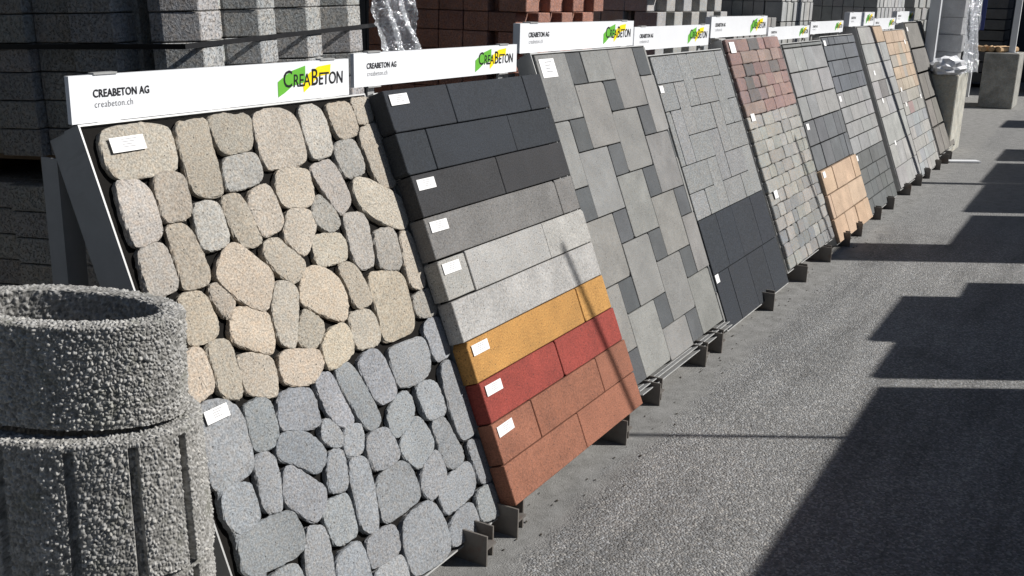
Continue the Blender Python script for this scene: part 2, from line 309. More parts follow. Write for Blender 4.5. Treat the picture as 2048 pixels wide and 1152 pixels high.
STONES = {
'b01':[27,1418,62,1425,129,1426,191,1422,222,1410,231,1387,227,1348,217,1311,205,1295,156,1292,103,1293,42,1294,18,1302,5,1329,4,1366,11,1401],
'b02':[254,1414,307,1419,352,1421,364,1409,354,1364,352,1314,347,1263,339,1219,328,1211,282,1210,249,1223,232,1250,237,1298,239,1347,243,1386],
'b03':[369,1421,408,1426,448,1424,466,1417,509,1419,521,1404,512,1368,498,1333,478,1316,421,1315,387,1315,369,1337,363,1368,363,1399],
'g04':[372,1304,418,1308,482,1310,496,1301,502,1274,500,1248,485,1228,448,1218,398,1215,354,1216,350,1238,356,1272],
'b05':[549,1418,592,1425,661,1424,694,1411,713,1381,713,1331,705,1276,691,1258,651,1249,591,1254,540,1250,521,1266,520,1314,523,1362,533,1398],
'p06':[735,1421,783,1426,813,1419,833,1399,838,1364,834,1318,827,1278,807,1263,763,1260,729,1259,721,1285,721,1330,726,1375],
'b07':[859,1417,910,1421,963,1419,973,1402,977,1363,976,1333,956,1311,917,1306,880,1304,860,1327,855,1362,854,1397],
'b08':[984,1425,1033,1429,1075,1426,1090,1408,1083,1372,1059,1346,989,1341,986,1362,983,1395],
'g09':[838,1294,878,1302,924,1303,940,1289,950,1252,950,1210,931,1186,857,1184,836,1196,827,1232,826,1267],
'b10':[978,1327,1025,1337,1071,1341,1086,1322,1086,1273,1089,1210,1088,1155,1077,1128,1025,1125,991,1144,976,1182,975,1237,967,1286],
'b11':[564,1247,612,1249,663,1240,689,1227,683,1189,681,1161,666,1136,625,1126,582,1135,540,1143,532,1168,534,1205,550,1235],
'p12':[708,1242,758,1249,793,1251,816,1228,828,1179,838,1137,829,1109,795,1086,771,1080,752,1096,737,1136,716,1179,698,1220],
'b13':[872,1179,918,1178,979,1149,1054,1104,1084,1074,1088,1042,1081,1009,1052,983,1015,990,959,1015,901,1050,859,1096,851,1135],
'g14':[678,1151,703,1152,724,1126,746,1100,754,1067,740,1044,698,1036,671,1051,648,1072,642,1101,660,1131],
'b15':[424,1196,469,1215,499,1217,518,1202,522,1170,527,1131,524,1105,504,1082,464,1076,430,1074,419,1097,415,1135,410,1172],
'b16':[554,1132,596,1132,638,1118,651,1094,648,1072,629,1047,591,1010,562,991,537,1004,511,1040,503,1066,527,1099],
'p17':[14,1291,48,1293,78,1287,100,1270,108,1240,105,1198,102,1156,92,1139,59,1129,13,1126,3,1142,2,1179,4,1224,7,1260],
'b18':[131,1289,157,1297,198,1294,222,1278,221,1247,214,1204,206,1181,182,1168,140,1168,118,1172,113,1197,116,1239,119,1271],
'g19':[220,1200,260,1204,297,1200,310,1178,309,1138,307,1098,295,1082,262,1074,230,1074,208,1082,202,1113,208,1156],
'b20':[325,1203,361,1210,390,1206,405,1183,414,1140,419,1097,422,1071,409,1057,369,1055,344,1062,330,1093,322,1136,319,1182],
'b21':[116,1163,150,1164,177,1157,194,1131,199,1100,206,1050,205,1013,193,996,159,991,112,995,106,1018,111,1065,114,1107,113,1141],
'p22':[10,1119,44,1127,84,1127,98,1111,99,1072,99,1037,96,1016,83,1000,48,999,14,998,-2,1015,1,1056,5,1092],
'o24':[301,1081,326,1076,355,1049,383,1017,407,991,415,968,406,944,382,913,354,881,336,881,303,901,268,930,238,968,219,997,221,1017,241,1042,268,1066],
'b25':[424,1061,455,1066,482,1058,500,1033,532,1002,550,977,542,956,507,932,481,926,464,939,438,963,416,994,404,1023,410,1048],
'b26':[619,1040,670,1040,737,1030,749,1009,748,980,739,954,717,944,667,946,625,946,599,960,600,988,605,1015],
'p27':[774,1079,814,1080,861,1073,880,1046,875,1009,863,957,853,918,835,901,794,901,772,912,761,943,763,983,770,1034],
'p28':[891,1003,954,1006,996,992,991,944,985,902,975,874,946,865,886,881,866,897,875,943,883,977],
'b29':[1015,980,1059,977,1076,940,1077,883,1074,827,1063,792,1044,781,1006,787,982,811,984,853,998,918],
'b30':[412,945,445,945,476,931,488,909,474,869,448,822,421,771,406,756,379,770,357,794,362,829,367,870,387,907],
'o31':[555,959,590,958,623,941,660,914,678,881,680,841,668,804,643,774,613,782,561,812,519,842,488,866,488,887,506,921,530,948],
'b32':[703,941,733,940,760,923,778,887,786,850,793,808,772,795,731,793,710,796,698,825,696,866,687,908,683,931],
'o33':[812,883,867,881,945,863,971,838,969,795,963,735,954,689,931,664,870,662,794,664,776,683,787,733,793,790,792,843,799,871],
'p34':[992,771,1032,777,1077,773,1090,757,1088,723,1080,693,1060,682,1005,689,973,705,972,733,977,756],
'b35':[200,992,220,992,240,972,256,949,256,926,239,902,222,892,206,901,192,929,184,961,188,982],
'o36':[91,988,127,989,156,983,172,964,176,929,182,898,175,875,159,859,125,854,82,854,65,871,69,922,76,968],
'o37':[240,912,267,913,297,902,338,885,356,870,352,837,349,807,341,783,322,765,289,777,241,807,209,826,204,852,218,888],
'b38':[495,848,513,838,535,816,552,792,541,770,513,745,484,734,462,738,434,759,430,779,450,811,474,837],
'o39':[558,771,600,774,636,770,644,742,638,704,631,683,600,670,554,661,516,659,504,676,504,709,506,730,528,752],
'b40':[664,791,712,790,753,784,776,765,780,729,774,689,752,672,707,673,658,681,649,707,657,750],
'o41':[58,854,87,851,105,836,106,802,105,763,100,745,85,731,51,723,15,725,17,772,34,818],
'b42':[123,850,156,853,185,845,195,824,193,790,188,747,183,709,172,690,145,694,118,707,107,733,114,770,115,809,113,833],
'b43':[212,795,247,791,288,775,316,759,319,727,311,688,295,657,277,657,229,674,197,694,192,721,198,764,200,788],
'o44':[345,758,389,759,441,742,493,729,498,705,494,679,465,661,428,648,384,653,341,671,326,686,328,714,334,743],
'G01':[44,717,89,714,129,696,148,675,158,637,152,594,151,555,143,523,128,504,89,497,44,496,8,498,-4,513,-2,546,9,599,21,656,30,691],
'G02':[179,669,220,671,252,665,264,646,265,610,260,575,250,553,228,536,193,536,164,546,158,562,162,595,166,634,167,658],
'G03':[305,658,348,657,402,644,419,632,422,604,420,567,412,537,394,530,352,537,294,556,264,569,269,598,283,634],
'G04':[446,655,473,663,504,660,519,641,525,603,535,555,548,506,541,492,512,491,483,500,463,525,451,551,443,592,439,625],
'G05':[535,656,573,667,602,657,621,624,634,580,650,523,660,474,651,454,628,445,593,447,573,476,560,519,543,570,530,619],
'G06':[643,651,686,667,730,665,752,637,760,587,767,538,765,515,738,500,690,496,662,513,647,553,638,607,634,637],
'G07':[784,645,842,646,909,642,958,639,972,616,973,578,959,539,934,516,868,506,785,517,775,535,773,577,773,613],
'G08':[989,667,1033,680,1083,674,1094,645,1089,595,1086,558,1064,539,1000,540,985,562,987,605,977,645],
'G09':[1003,519,1036,531,1075,522,1095,477,1100,425,1100,353,1094,291,1074,266,1010,263,988,284,984,336,983,393,987,461],
'G10':[856,503,896,503,944,495,962,470,966,418,962,382,937,375,873,382,853,401,850,445,845,483],
'G11':[769,504,808,506,822,484,825,453,814,427,775,404,733,390,698,385,682,408,681,443,701,472,729,491],
'G12':[422,539,442,540,460,520,478,489,476,465,462,448,436,453,410,473,397,494,404,519],
'G13':[500,493,528,491,562,482,567,466,559,435,542,407,521,399,480,409,467,425,473,450,486,473],
'G14':[255,557,293,554,338,540,370,512,393,479,396,452,379,426,350,413,333,416,306,439,263,474,230,494,224,514,235,538],
'G15':[576,440,625,442,662,435,678,412,687,376,686,342,671,327,628,323,576,328,557,342,552,375,552,409],
'G16':[733,383,784,406,820,419,836,400,852,364,861,324,854,302,817,280,778,265,750,266,724,292,703,324,696,356,710,374],
'G17':[873,375,916,378,944,372,958,339,970,291,986,240,982,217,954,202,892,208,878,232,876,276,872,326],
'G18':[1021,253,1060,251,1098,236,1104,196,1104,144,1100,106,1081,94,1038,100,1019,119,1019,158,1014,211],
'G19':[781,270,831,287,858,290,866,267,871,228,866,199,840,179,794,162,762,158,739,181,728,207,740,238],
'G20':[828,178,884,193,952,200,996,198,1012,177,1011,135,997,109,964,91,900,86,824,85,809,94,805,126,803,164],
'G21':[980,90,1040,95,1082,86,1092,51,1090,6,1084,-18,1056,-22,980,-11,962,9,966,45],
'G22':[823,64,874,79,930,80,951,68,956,37,955,6,942,-14,885,-20,791,-14,787,7,794,40],
'G23':[617,160,679,168,736,167,764,153,781,119,791,72,789,30,779,-8,734,-24,666,-21,602,-13,572,1,570,43,581,107,594,141],
'G24':[571,317,628,323,681,319,711,303,720,275,725,238,727,201,711,184,645,177,570,175,538,183,527,205,533,242,539,285],
'G25':[402,449,427,451,455,443,461,421,454,386,440,347,425,331,395,336,365,347,365,367,375,406],
'G26':[472,401,509,400,541,387,546,355,540,307,527,256,512,200,496,177,453,186,436,211,440,260,448,311,455,358],
'G27':[159,536,185,534,208,523,216,494,210,451,199,415,184,380,175,374,139,385,124,406,129,439,135,481,141,513],
'G28':[237,471,260,468,285,442,320,406,350,373,350,352,330,323,302,303,276,298,250,321,218,360,197,385,201,414,216,448],
'G29':[21,500,63,495,104,486,111,466,110,426,107,393,92,378,55,376,21,379,4,404,-4,441,2,477],
'G30':[349,331,392,330,425,322,429,297,425,255,419,214,411,201,370,201,325,207,316,228,311,267,313,304,330,323],
'G31':[26,375,75,377,134,376,193,368,219,355,225,321,226,285,217,258,194,248,138,249,80,256,31,263,1,283,3,323,10,358],
'G32':[247,298,281,290,303,274,305,238,298,199,287,161,279,128,261,106,224,109,193,129,191,172,198,210,211,250,230,278],
'G33':[318,184,364,190,404,188,416,171,418,132,416,94,409,64,385,49,324,58,296,83,289,124,296,163],
'G34':[447,174,500,177,563,169,573,145,569,112,564,92,531,81,471,84,427,91,425,112,430,148],
'G35':[443,81,505,82,559,74,565,51,566,16,561,-5,507,-1,446,1,423,24,419,59],
'G36':[100,242,141,240,172,231,179,208,180,172,169,147,113,150,63,160,44,190,64,235],
}
# ================================================================== THE SETTING
g = link('ground', mk('ground', [(-120,-120,0),(160,-120,0),(160,120,0),(-120,120,0)], [(0,1,2,3)]), mat_ground()); g['kind'] = 'structure'

# ================================================================== THE ROW OF DISPLAY STANDS
TH = 0.376097882; SN, CS = math.sin(TH), math.cos(TH)
PRY, PRZ = 1.39*1.75/1.6, 0.10*1.75/1.6
TILT = (math.pi/2-TH, 0, 0)
def PT(u, v, d=0.0):      # point on the leaning face: along the row, up the slope, out of the slope
    return Vector((u, PRY + v*SN - d*CS, PRZ + v*CS + d*SN))

# lettering, built once and shared by every sign
def text_mesh(body, size, offset=0.0, sx=1.0, shear=0.0, spacing=1.0):
    cu = bpy.data.curves.new('lettering', 'FONT'); cu.body = body; cu.size = size; cu.offset = offset; cu.shear = shear; cu.space_character = spacing; cu.resolution_u = 3
    o = bpy.data.objects.new('lettering_source', cu); COL.objects.link(o); bpy.context.view_layer.update()
    me = bpy.data.meshes.new_from_object(o.evaluated_get(bpy.context.evaluated_depsgraph_get())); me.name = 'lettering'
    for v in me.vertices: v.co.x *= sx
    bpy.data.objects.remove(o); bpy.data.curves.remove(cu)
    me.materials.clear(); xs = [v.co.x for v in me.vertices]
    return me, max(xs)
T_AG, W_AG = text_mesh('CREABETON AG', 0.0275, 0.0007, 0.86, 0.0, 1.04)
T_CH, W_CH = text_mesh('creabeton.ch', 0.0245, -0.0003, 0.88, 0.0, 1.08)
def logo_mesh():
    parts = []; x = 0.0
    for ch, sz in (('C', 0.074), ('REA', 0.055), ('B', 0.074), ('ETON', 0.055)):
        me, w = text_mesh(ch, sz, 0.0006, 0.86, 0.06, 0.96); parts.append((me, x)); x += w + 0.002
    v = []; f = []
    for me, dx in parts:
        n = len(v); v += [(p.co.x+dx, p.co.y, 0) for p in me.vertices]; f += [tuple(n+i for i in p.vertices) for p in me.polygons]
    return mk('logo_lettering', v, f), x
T_LOGO, W_LOGO = logo_mesh()
def patch(pts): return mk('logo_patch', [(x, y, 0) for x, y in pts], [tuple(range(len(pts)))])
PATCH_G = patch([(-0.021,-0.028),(0.009,-0.016),(0.045,0.003),(0.106,0.012),(0.107,0.063),(0.045,0.050),(0.004,0.032),(-0.021,0.019)])
PATCH_Y = patch([(0.098,-0.021),(0.125,-0.005),(0.168,0.025),(0.228,0.032),(0.232,0.062),(0.168,0.057),(0.125,0.039),(0.094,0.013)])

def sign(st, x0, x1, y, z0, z1, thick=0.014):
    """upright white board on two brackets behind the top edge of the stand"""
    L = st.location; w = x1-x0; h = z1-z0; k = h/0.118
    bm = MB().box((0, 0, 0), (w, thick, h)).build('sign_board')
    s = link('sign_board', bm, M_WHITE, st, Vector((x0, y, z0))-L)
    up = (math.pi/2, 0, 0); f = -0.0012
    def put(nm, me, mt, x, z, yy=f, sc=k):
        o = link(nm, me, mt, s, (x, yy, z), up); o.scale = (sc, sc, sc)
    put('lettering', T_AG, M_INK, 0.062*w, 0.53*h); put('lettering', T_CH, M_INKG, 0.064*w, 0.31*h)
    lx = 0.972*w - W_LOGO*k; lz = 0.36*h
    put('logo_patch', PATCH_G, M_GREEN, lx, lz, -0.0010); put('logo_patch', PATCH_Y, M_YELL, lx, lz, -0.0008)
    put('logo_lettering', T_LOGO, M_INK, lx, lz, -0.0014)
    clip = MB().box((-0.035, -0.003, -0.005), (0.035, thick+0.004, 0.0)).build('clip')
    for fx in (0.10, 0.90):
        link('clip', clip, M_STEEL, s, (fx*w, 0, h+0.005)); link('clip', clip, M_STEEL, s, (fx*w, 0, 0.0))
    br = MB()
    for fx in (0.10, 0.90): br.box((x0+fx*w-0.018, y+thick, z0-0.35), (x0+fx*w+0.018, y+thick+0.006, z1-0.006))
    link('sign_bracket', br.build('sign_bracket'), M_STEEL, st, -L)

LABEL = MB().box((0, 0, 0), (1, 1, 0.0016)).build('label')
_lp = MB()
for i, (a, bb) in enumerate(((0.34, 0.80), (0.34, 0.70), (0.34, 0.62), (0.34, 0.74))): _lp.box((a, 0.80-i*0.17, 0.0), (bb, 0.855-i*0.17, 0.002))
LPRINT = _lp.build('label_print')
def label(st, u, v, d, w=0.105, h=0.036, rot=0.0, pr=True):
    """small paper sticker, top-left corner at u,v"""
    e = link('label', LABEL, M_PAPER, st, PT(u, v-h, d+0.0012)-st.location, TILT); e.scale = (w, h, 1)
    if rot: e.rotation_euler = (Matrix.Rotation(TILT[0], 3, 'X') @ Matrix.Rotation(rot, 3, 'Z')).to_euler()
    if pr: link('label_print', LPRINT, M_PRINT, e, (0, 0, 0.0))

HB = MB().box((0, 0, 0), (0.007, 1.0, 0.105)).box((0.007, 0.006, 0.049), (0.070, 1.0, 0.057)).box((0.070, 0.02, 0), (0.077, 1.0, 0.104)).build('beam')

def frame(st, u0, u1, v0, v1, d, back, beams, lip=0.02, side=0.10):
    """steel tray the pieces lie in: backing, angle edges, rear legs and the H-beam feet"""
    L = st.location; w = u1-u0; h = v1-v0; e = 0.005
    bk = MB().box((e, e, -0.012), (w-e, h-e, 0)).build('backing'); link('backing', bk, M_BACK, st, PT(u0, v0, back)-L, TILT)
    for nm, a, b in (('side_rail', (0,0,-side),(e,h,0)), ('side_rail', (w-e,0,-side),(w,h,0)), ('top_rail', (0,h,-0.055),(w,h+e,0)), ('bottom_rail', (0,-e,-0.06),(w,0,0))):
        link(nm, MB().box(a, b).build(nm), M_STEEL, st, PT(u0, v0, d+lip*0 - 0.03 + lip)-L, TILT)
    # rear legs
    top = PT(u0, v1-0.06, d-0.16)
    for uu in (u0+0.05, u1-0.05):
        link('rear_leg', MB().box((uu-0.03, top.y, 0.004), (uu+0.03, top.y+0.006, top.z+0.02)).box((uu-0.03, top.y+0.006, 0.004), (uu-0.024, top.y+0.06, top.z+0.02)).build('rear_leg'), M_STEEL, st, -L)
    for bx in beams:
        link('beam', HB, M_STEELD, st, Vector((bx, (1.50 if u0 < 3 else 1.545)+random.uniform(-0.006, 0.006), 0.0))-L)

def put_tile(st, name, u0, u1, v0, v1, d, t, col, mat, gap=0.004, bev=0.003, var=0, jit=0.0):
    w = u1-u0-gap; h = v1-v0-gap
    me = tile_mesh(w, h, t, bev, var)
    q = random.uniform(-1, 1)
    o = link(name, me, None, st, PT((u0+u1)/2, (v0+v1)/2, d+random.uniform(-1, 1)*jit)-st.location, TILT, col)
    if not me.materials: me.materials.append(mat)
    o.material_slots[0].link = 'OBJECT'; o.material_slots[0].material = mat
    return o
def vary(c, a=0.08, h=0.02):
    k = 1+random.uniform(-a, a); return (c[0]*k*(1+random.uniform(-h, h)), c[1]*k, c[2]*k*(1+random.uniform(-h, h)), 1)
def alb(rgb, k=0.60, sat=0.85): # photographed colour of a sunlit face -> base colour
    c = lin(rgb); y = 0.3*c[0]+0.6*c[1]+0.1*c[2]
    return tuple((y+(a-y)*sat)*k for a in c[:3])+(1,)
GRP = 'leaning display stands in the row'
def stand(u0, lab): return empty('display_stand', (u0, PRY, 0), lab, 'display stand', GRP)

# ---------------------------------------------------------------- stand 1: natural-shaped stones
st = stand(1.66, 'nearest leaning stand of rounded irregular stones, beige above and grey below'); D1 = -0.065
frame(st, 1.650, 2.755, -0.03, 1.437, D1, D1-0.020, (1.80, 2.535), lip=0.018, side=0.115)
def chaikin(p, n=2):
    for _ in range(n):
        q = []
        for i in range(len(p)):
            a = p[i]; b = p[(i+1) % len(p)]
            q += [(a[0]*.75+b[0]*.25, a[1]*.75+b[1]*.25), (a[0]*.25+b[0]*.75, a[1]*.25+b[1]*.75)]
        p = q
    return p
def stone_mesh(pts, t=0.035):
    pts = np.array(chaikin(pts, 1)); n = 56
    seg = np.r_[pts, pts[:1]]; L = np.r_[0, np.cumsum(np.hypot(*np.diff(seg, axis=0).T))]
    s = np.linspace(0, L[-1], n, endpoint=False); P = np.c_[np.interp(s, L, seg[:, 0]), np.interp(s, L, seg[:, 1])]
    c = P.mean(0); P = P-c
    nx = np.roll(P, -1, 0)-np.roll(P, 1, 0); nrm = np.c_[nx[:, 1], -nx[:, 0]]; nrm /= np.hypot(*nrm.T)[:, None]
    if ((nrm*P).sum(1)).mean() < 0: nrm = -nrm
    for _ in range(4): nrm = nrm+0.5*(np.roll(nrm, 1, 0)+np.roll(nrm, -1, 0)); nrm /= np.hypot(*nrm.T)[:, None]
    v = []; f = []
    rings = [(-t, 0.006), (-0.022, 0.003), (-0.010, 0.0012), (-0.004, 0.0012), (-0.0012, 0.0024), (0.0, 0.0045)]
    for k, (z, ins) in enumerate(rings):
        j = rng.normal(0, 0.0011 if k < 4 else 0.0008, n); j = (j+np.roll(j, 1)*0.6)
        Q = P-nrm*(ins-0.0042+j)[:, None]; zz = z+rng.normal(0, 0.0008, n)*(k > 0)
        v += [(a, b, zc) for (a, b), zc in zip(Q, zz)]
    f.append(tuple(reversed(range(n))))
    for k in range(len(rings)-1):
        for i in range(n):
            j = (i+1) % n; f.append((k*n+i, k*n+j, (k+1)*n+j, (k+1)*n+i))
    top = (len(rings)-1)*n; inner = len(v)
    for sc, zz in ((0.80, 0.0009), (0.4, 0.0014)):
        b0 = len(v)
        v += [(P[i][0]*sc, P[i][1]*sc, zz+rng.normal(0, 0.0003)) for i in range(n)]
        prev = top if sc > 0.5 else b0-n
        for i in range(n):
            j = (i+1) % n; f.append((prev+i, prev+j, b0+j, b0+i))
    v.append((0, 0, 0.0018)); b0 = len(v)-1-n
    for i in range(n): f.append((b0+i, b0+(i+1) % n, len(v)-1))
    me = mk('stone', v, f, False); return me, c
SC = {'b': (190, 179, 162), 'o': (195, 181, 160), 'p': (186, 179, 169), 'g': (182, 177, 168), 'G': (155, 158, 161)}
FILL = {'G37': [10,610,60,640,72,560,66,470,40,440,14,450,8,530], 'G38': [12,425,52,425,75,330,70,250,40,215,14,230,10,330],
 'G39': [14,200,60,195,100,150,104,90,70,40,20,30,12,110], 'G40': [115,150,190,160,205,90,195,20,140,10,112,60],
 'G41': [215,120,260,90,262,20,225,5,210,50], 'G42': [310,95,380,80,395,20,360,-20,300,-15,292,40], 'G43':[400,60,455,50,470,-5,440,-24,402,-15]}
allst = dict(STONES); allst.update(FILL)
for k, fl in allst.items():
    pts = [(1.68+fl[i]/1000, fl[i+1]/1000) for i in range(0, len(fl), 2)]
    me, c = stone_mesh(pts)
    col = alb(SC[k[0]], 0.68, 0.85); col = vary(col, 0.13, 0.02)
    link('stone', me, M_STONE, st, PT(c[0], c[1], D1+random.uniform(-0.004, 0.003))-st.location, TILT, col)
label(st, 1.708, 1.397, D1+0.004, 0.103, 0.037, R(0.5)); label(st, 1.715, 0.695, D1+0.004, 0.078, 0.034, R(1))
sign(st, 1.665, 2.722, 2.16, 1.418, 1.532)

# ---------------------------------------------------------------- stand 2: wall blocks in rows
st = stand(2.74, 'leaning stand of long wall blocks, black rows above, ochre, red and brown rows below')
D2 = 0.0; frame(st, 2.775, 3.83, -0.012, 1.43, -0.05, -0.066, (2.745, 3.63), side=0.07)
BLK = (60, 64, 70); BLK2 = (70, 70, 72); MG = (140, 138, 135); LG = (198, 195, 190); OC = (212, 160, 92); RD = (176, 82, 72); BR = (168, 113, 90)
ROWS = [(2.746, 3.812, [3.118, 3.656], BLK), (2.744, 3.812, [2.914, 3.458], BLK), (2.750, 3.811, [3.287], BLK2), (2.748, 3.812, [3.660], MG),
        (2.745, 3.826, [2.916, 3.467], LG), (2.756, 3.820, [], LG), (2.765, 3.822, [3.574], OC), (2.770, 3.832, [3.305], RD), (2.765, 3.846, [3.034, 3.560], BR), (2.760, 3.840, [3.307], BR)]
for i, (a, b, js, col) in enumerate(ROWS):
    v1 = 1.428-0.1432*i; xs = [a]+js+[b]
    for q in range(len(xs)-1):
        g_ = 0.012 if (i == 4 and q == 0) else 0.0045
        put_tile(st, 'block', xs[q], xs[q+1], v1-0.1432, v1, D2, 0.060, vary(alb(col, 0.60, 1.0), 0.06, 0.015), M_BLOCK, gap=0.0042 if g_ < .01 else 0.011, bev=0.0022, jit=0.0015, var=100+i*7+q)
for i in (0, 2, 3, 4, 6, 7, 8):
    label(st, ROWS[i][0]+0.022, 1.428-0.1432*i-0.018, D2, 0.100, 0.036, R(random.uniform(-1, 1.5)))
sign(st, 2.80, 3.89, 2.20, 1.432, 1.543)

# ---------------------------------------------------------------- stand 3: two-size square slabs
st = stand(3.98, 'leaning stand of large pale grey square slabs alternating with small dark squares'); D3 = -0.09
U0, U1, V0, V1 = 3.975, 5.182, 0.028, 1.528
frame(st, U0-0.008, U1+0.008, V0-0.006, V1+0.006, D3, D3-0.05, (4.10, 4.70), side=0.08)
s = 0.1490; OX, OY = 4.262, 1.528
def sq(a, b, n, col, nm):
    x0, x1 = OX+a*s, OX+(a+n)*s; y1, y0 = OY-b*s, OY-(b+n)*s
    x0, x1, y0, y1 = max(x0, U0), min(x1, U1), max(y0, V0), min(y1, V1)
    if x1-x0 > 0.012 and y1-y0 > 0.012:
        put_tile(st, nm, x0, x1, y0, y1, D3, 0.045, col, M_SLAB, gap=0.0048, bev=0.002, jit=0.0022, var=100+random.randrange(12))
for i in range(-9, 10):
    for j in range(-9, 10):
        a, b = 0+2*i-j, 1+i+2*j
        if -5 < a < 9 and -3 < b < 12:
            sq(a, b, 2, vary(alb((160, 159, 155)), 0.10, 0.02), 'slab'); sq(a+2, b, 1, vary(alb((104, 107, 109)), 0.14, 0.02), 'slab')
label(st, 3.998, 1.507, D3, 0.135, 0.082)
link('shelf_angle', MB().box((0, -0.012, -0.05), (U1-U0, -0.008, 0.02)).box((0, -0.03, -0.07), (U1-U0, -0.026, 0.03)).build('shelf_angle'), M_STEEL, st, PT(U0, V0, D3)-st.location, TILT)
sign(st, 3.985, 5.19, 2.24, 1.500, 1.624, 0.034)

# ---------------------------------------------------------------- stand 4: granite-face pavers
st = stand(5.205, 'leaning stand of speckled grey pavers with black pavers along the bottom'); D4 = -0.09
frame(st, 5.19, 6.365, -0.03, 1.478, D4, D4-0.05, (4.945, 5.84), side=0.08)
gu = [5.200, 5.265, 5.420, 5.576, 5.731, 5.887, 6.042, 6.198, 6.353]; gv = [1.470, 1.321, 1.172, 1.022, 0.872, 0.722, 0.575]
LAY = [(0,3,0,1),(3,4,0,2),(4,7,0,1),(7,8,0,2),(0,2,1,2),(2,3,1,3),(4,6,1,2),(6,7,1,3),(0,1,2,4),(1,2,2,4),(3,5,2,3),(5,6,2,4),(7,8,2,3),(2,4,3,4),(4,5,3,5),(6,8,3,4),(0,3,4,5),(3,4,4,6),(5,7,4,5),(7,8,4,6),(0,2,5,6),(2,3,5,6),(4,6,5,6),(6,7,5,6)]
for a, b, c, e in LAY: put_tile(st, 'paver', gu[a], gu[b], gv[e], gv[c], D4, 0.045, vary(alb((160, 161, 160)), 0.05, 0.015), M_GRAN, gap=0.0042, bev=0.0015, jit=0.0015, var=100+random.randrange(9))
for r, (y1, y0, xs) in enumerate(((0.575, 0.272, (5.200, 5.47, 5.735, 6.085, 6.353)), (0.272, -0.028, (5.200, 5.43, 5.745, 6.06, 6.353)))):
    for q in range(len(xs)-1): put_tile(st, 'paver', xs[q], xs[q+1], y0, y1, D4, 0.045, vary(alb((60, 65, 73)), 0.06, 0.02), M_GRAN, gap=0.0045, bev=0.0015, jit=0.001)
label(st, 5.205, 1.312, D4, 0.05, 0.038, pr=False); label(st, 5.206, 0.272, D4, 0.052, 0.045, pr=False)
sign(st, 5.205, 6.36, 2.24, 1.470, 1.592)

# ---------------------------------------------------------------- stand 5: tumbled cobbles
st = stand(6.45, 'leaning stand of small tumbled cobbles, red brown above and sandy grey below'); D5 = -0.09
frame(st, 6.445, 7.615, 0.018, 1.535, D5-0.012, D5-0.06, (6.60, 7.235), side=0.09)
v1 = 1.532; row = 0; RH = 0.0835
while v1-RH > 0.01:
    u = 6.452; shift = 0.0
    while u < 7.60:
        w = random.choice((0.105, 0.135, 0.15, 0.18) if row > 12 else (0.14, 0.165, 0.19, 0.22))
        if 7.608-u-w < 0.08: w = 7.608-u
        if row < 6: c = random.choice(((172, 140, 134), (164, 134, 128), (176, 152, 142), (156, 132, 128), (128, 122, 120), (180, 146, 138)))
        elif row < 12: c = random.choice(((184, 182, 174), (178, 177, 169), (187, 184, 176), (176, 173, 167)))
        else: c = random.choice(((164, 163, 160), (176, 174, 168), (152, 153, 153), (182, 179, 171)))
        put_tile(st, 'cobble', u, u+w, v1-RH, v1, D5, 0.05, vary(alb(c), 0.09, 0.03), M_COB, gap=0.0018, bev=0.0045, var=1+random.randrange(6), jit=0.004)
        u += w
    v1 -= RH; row += 1
label(st, 6.49, 1.512, D5+0.004, 0.10, 0.07, pr=False); label(st, 6.51, 1.045, D5+0.004, 0.075, 0.048, pr=False); label(st, 6.53, 0.536, D5+0.004, 0.075, 0.05, pr=False)
sign(st, 6.42, 7.60, 2.25, 1.508, 1.636, 0.04)

# ---------------------------------------------------------------- stand 6
st = stand(7.66, 'leaning stand of grey pavers with three tan rows of pavers at the bottom'); D6 = -0.09
frame(st, 7.645, 8.80, -0.035, 1.470, D6, D6-0.055, (7.80, 8.22), side=0.08)
rows = [1.463, 1.433, 1.250, 1.068, 0.887, 0.700, 0.512, 0.328, 0.146, -0.032]
for r in range(len(rows)-1):
    if r == 0: xs = [7.652, 8.15, 8.79]; c = (150, 152, 150)
    elif r < 4: xs = [7.652, 7.89, 8.145, 8.42, 8.79]; c = (171, 171, 170)
    elif r < 6: xs = [7.652, 7.93, 8.2, 8.5, 8.66, 8.79]; c = (122, 125, 128)
    elif r == 7: xs = [7.652, 7.73, 8.28, 8.79]; c = (222, 190, 158)
    else: xs = [7.652, 7.98, 8.32, 8.60, 8.79]; c = (222, 188, 154)
    for q in range(len(xs)-1): put_tile(st, 'paver', xs[q], xs[q+1], rows[r+1], rows[r], D6+(0.02 if r > 5 else 0), 0.05, vary(alb(c), 0.06, 0.02), M_SLAB, gap=0.009, bev=0.003, jit=0.003, var=100+random.randrange(9))
label(st, 7.68, 0.868, D6, 0.07, 0.045, pr=False); label(st, 7.68, 0.50, D6+0.02, 0.07, 0.045, pr=False)
sign(st, 7.62, 8.75, 2.24, 1.462, 1.556)

# ---------------------------------------------------------------- stand 7
st = stand(8.81, 'leaning stand of slate grey and pale grey paver rows beside the tan pavers'); D7 = -0.09
frame(st, 8.803, 9.985, -0.025, 1.497, D7, D7-0.05, (8.98, 9.52), side=0.09)
rows = [1.490, 1.419, 1.289, 1.158, 1.020, 0.892, 0.760, 0.635, 0.496, 0.360, 0.235, 0.106, -0.022]
for r in range(len(rows)-1):
    c = (120, 124, 130) if r < 4 else ((173, 173, 172) if r < 8 else (120, 123, 122))
    u = 8.812; first = True
    while u < 9.96:
        w = random.choice((0.2, 0.3, 0.36)) if not first else random.choice((0.12, 0.2, 0.3)); first = False
        if 9.975-u-w < 0.1: w = 9.975-u
        put_tile(st, 'paver', u, u+w, rows[r+1], rows[r], D7, 0.05, vary(alb(c), 0.09, 0.02), M_SLAB, gap=0.008, bev=0.003, jit=0.002); u += w
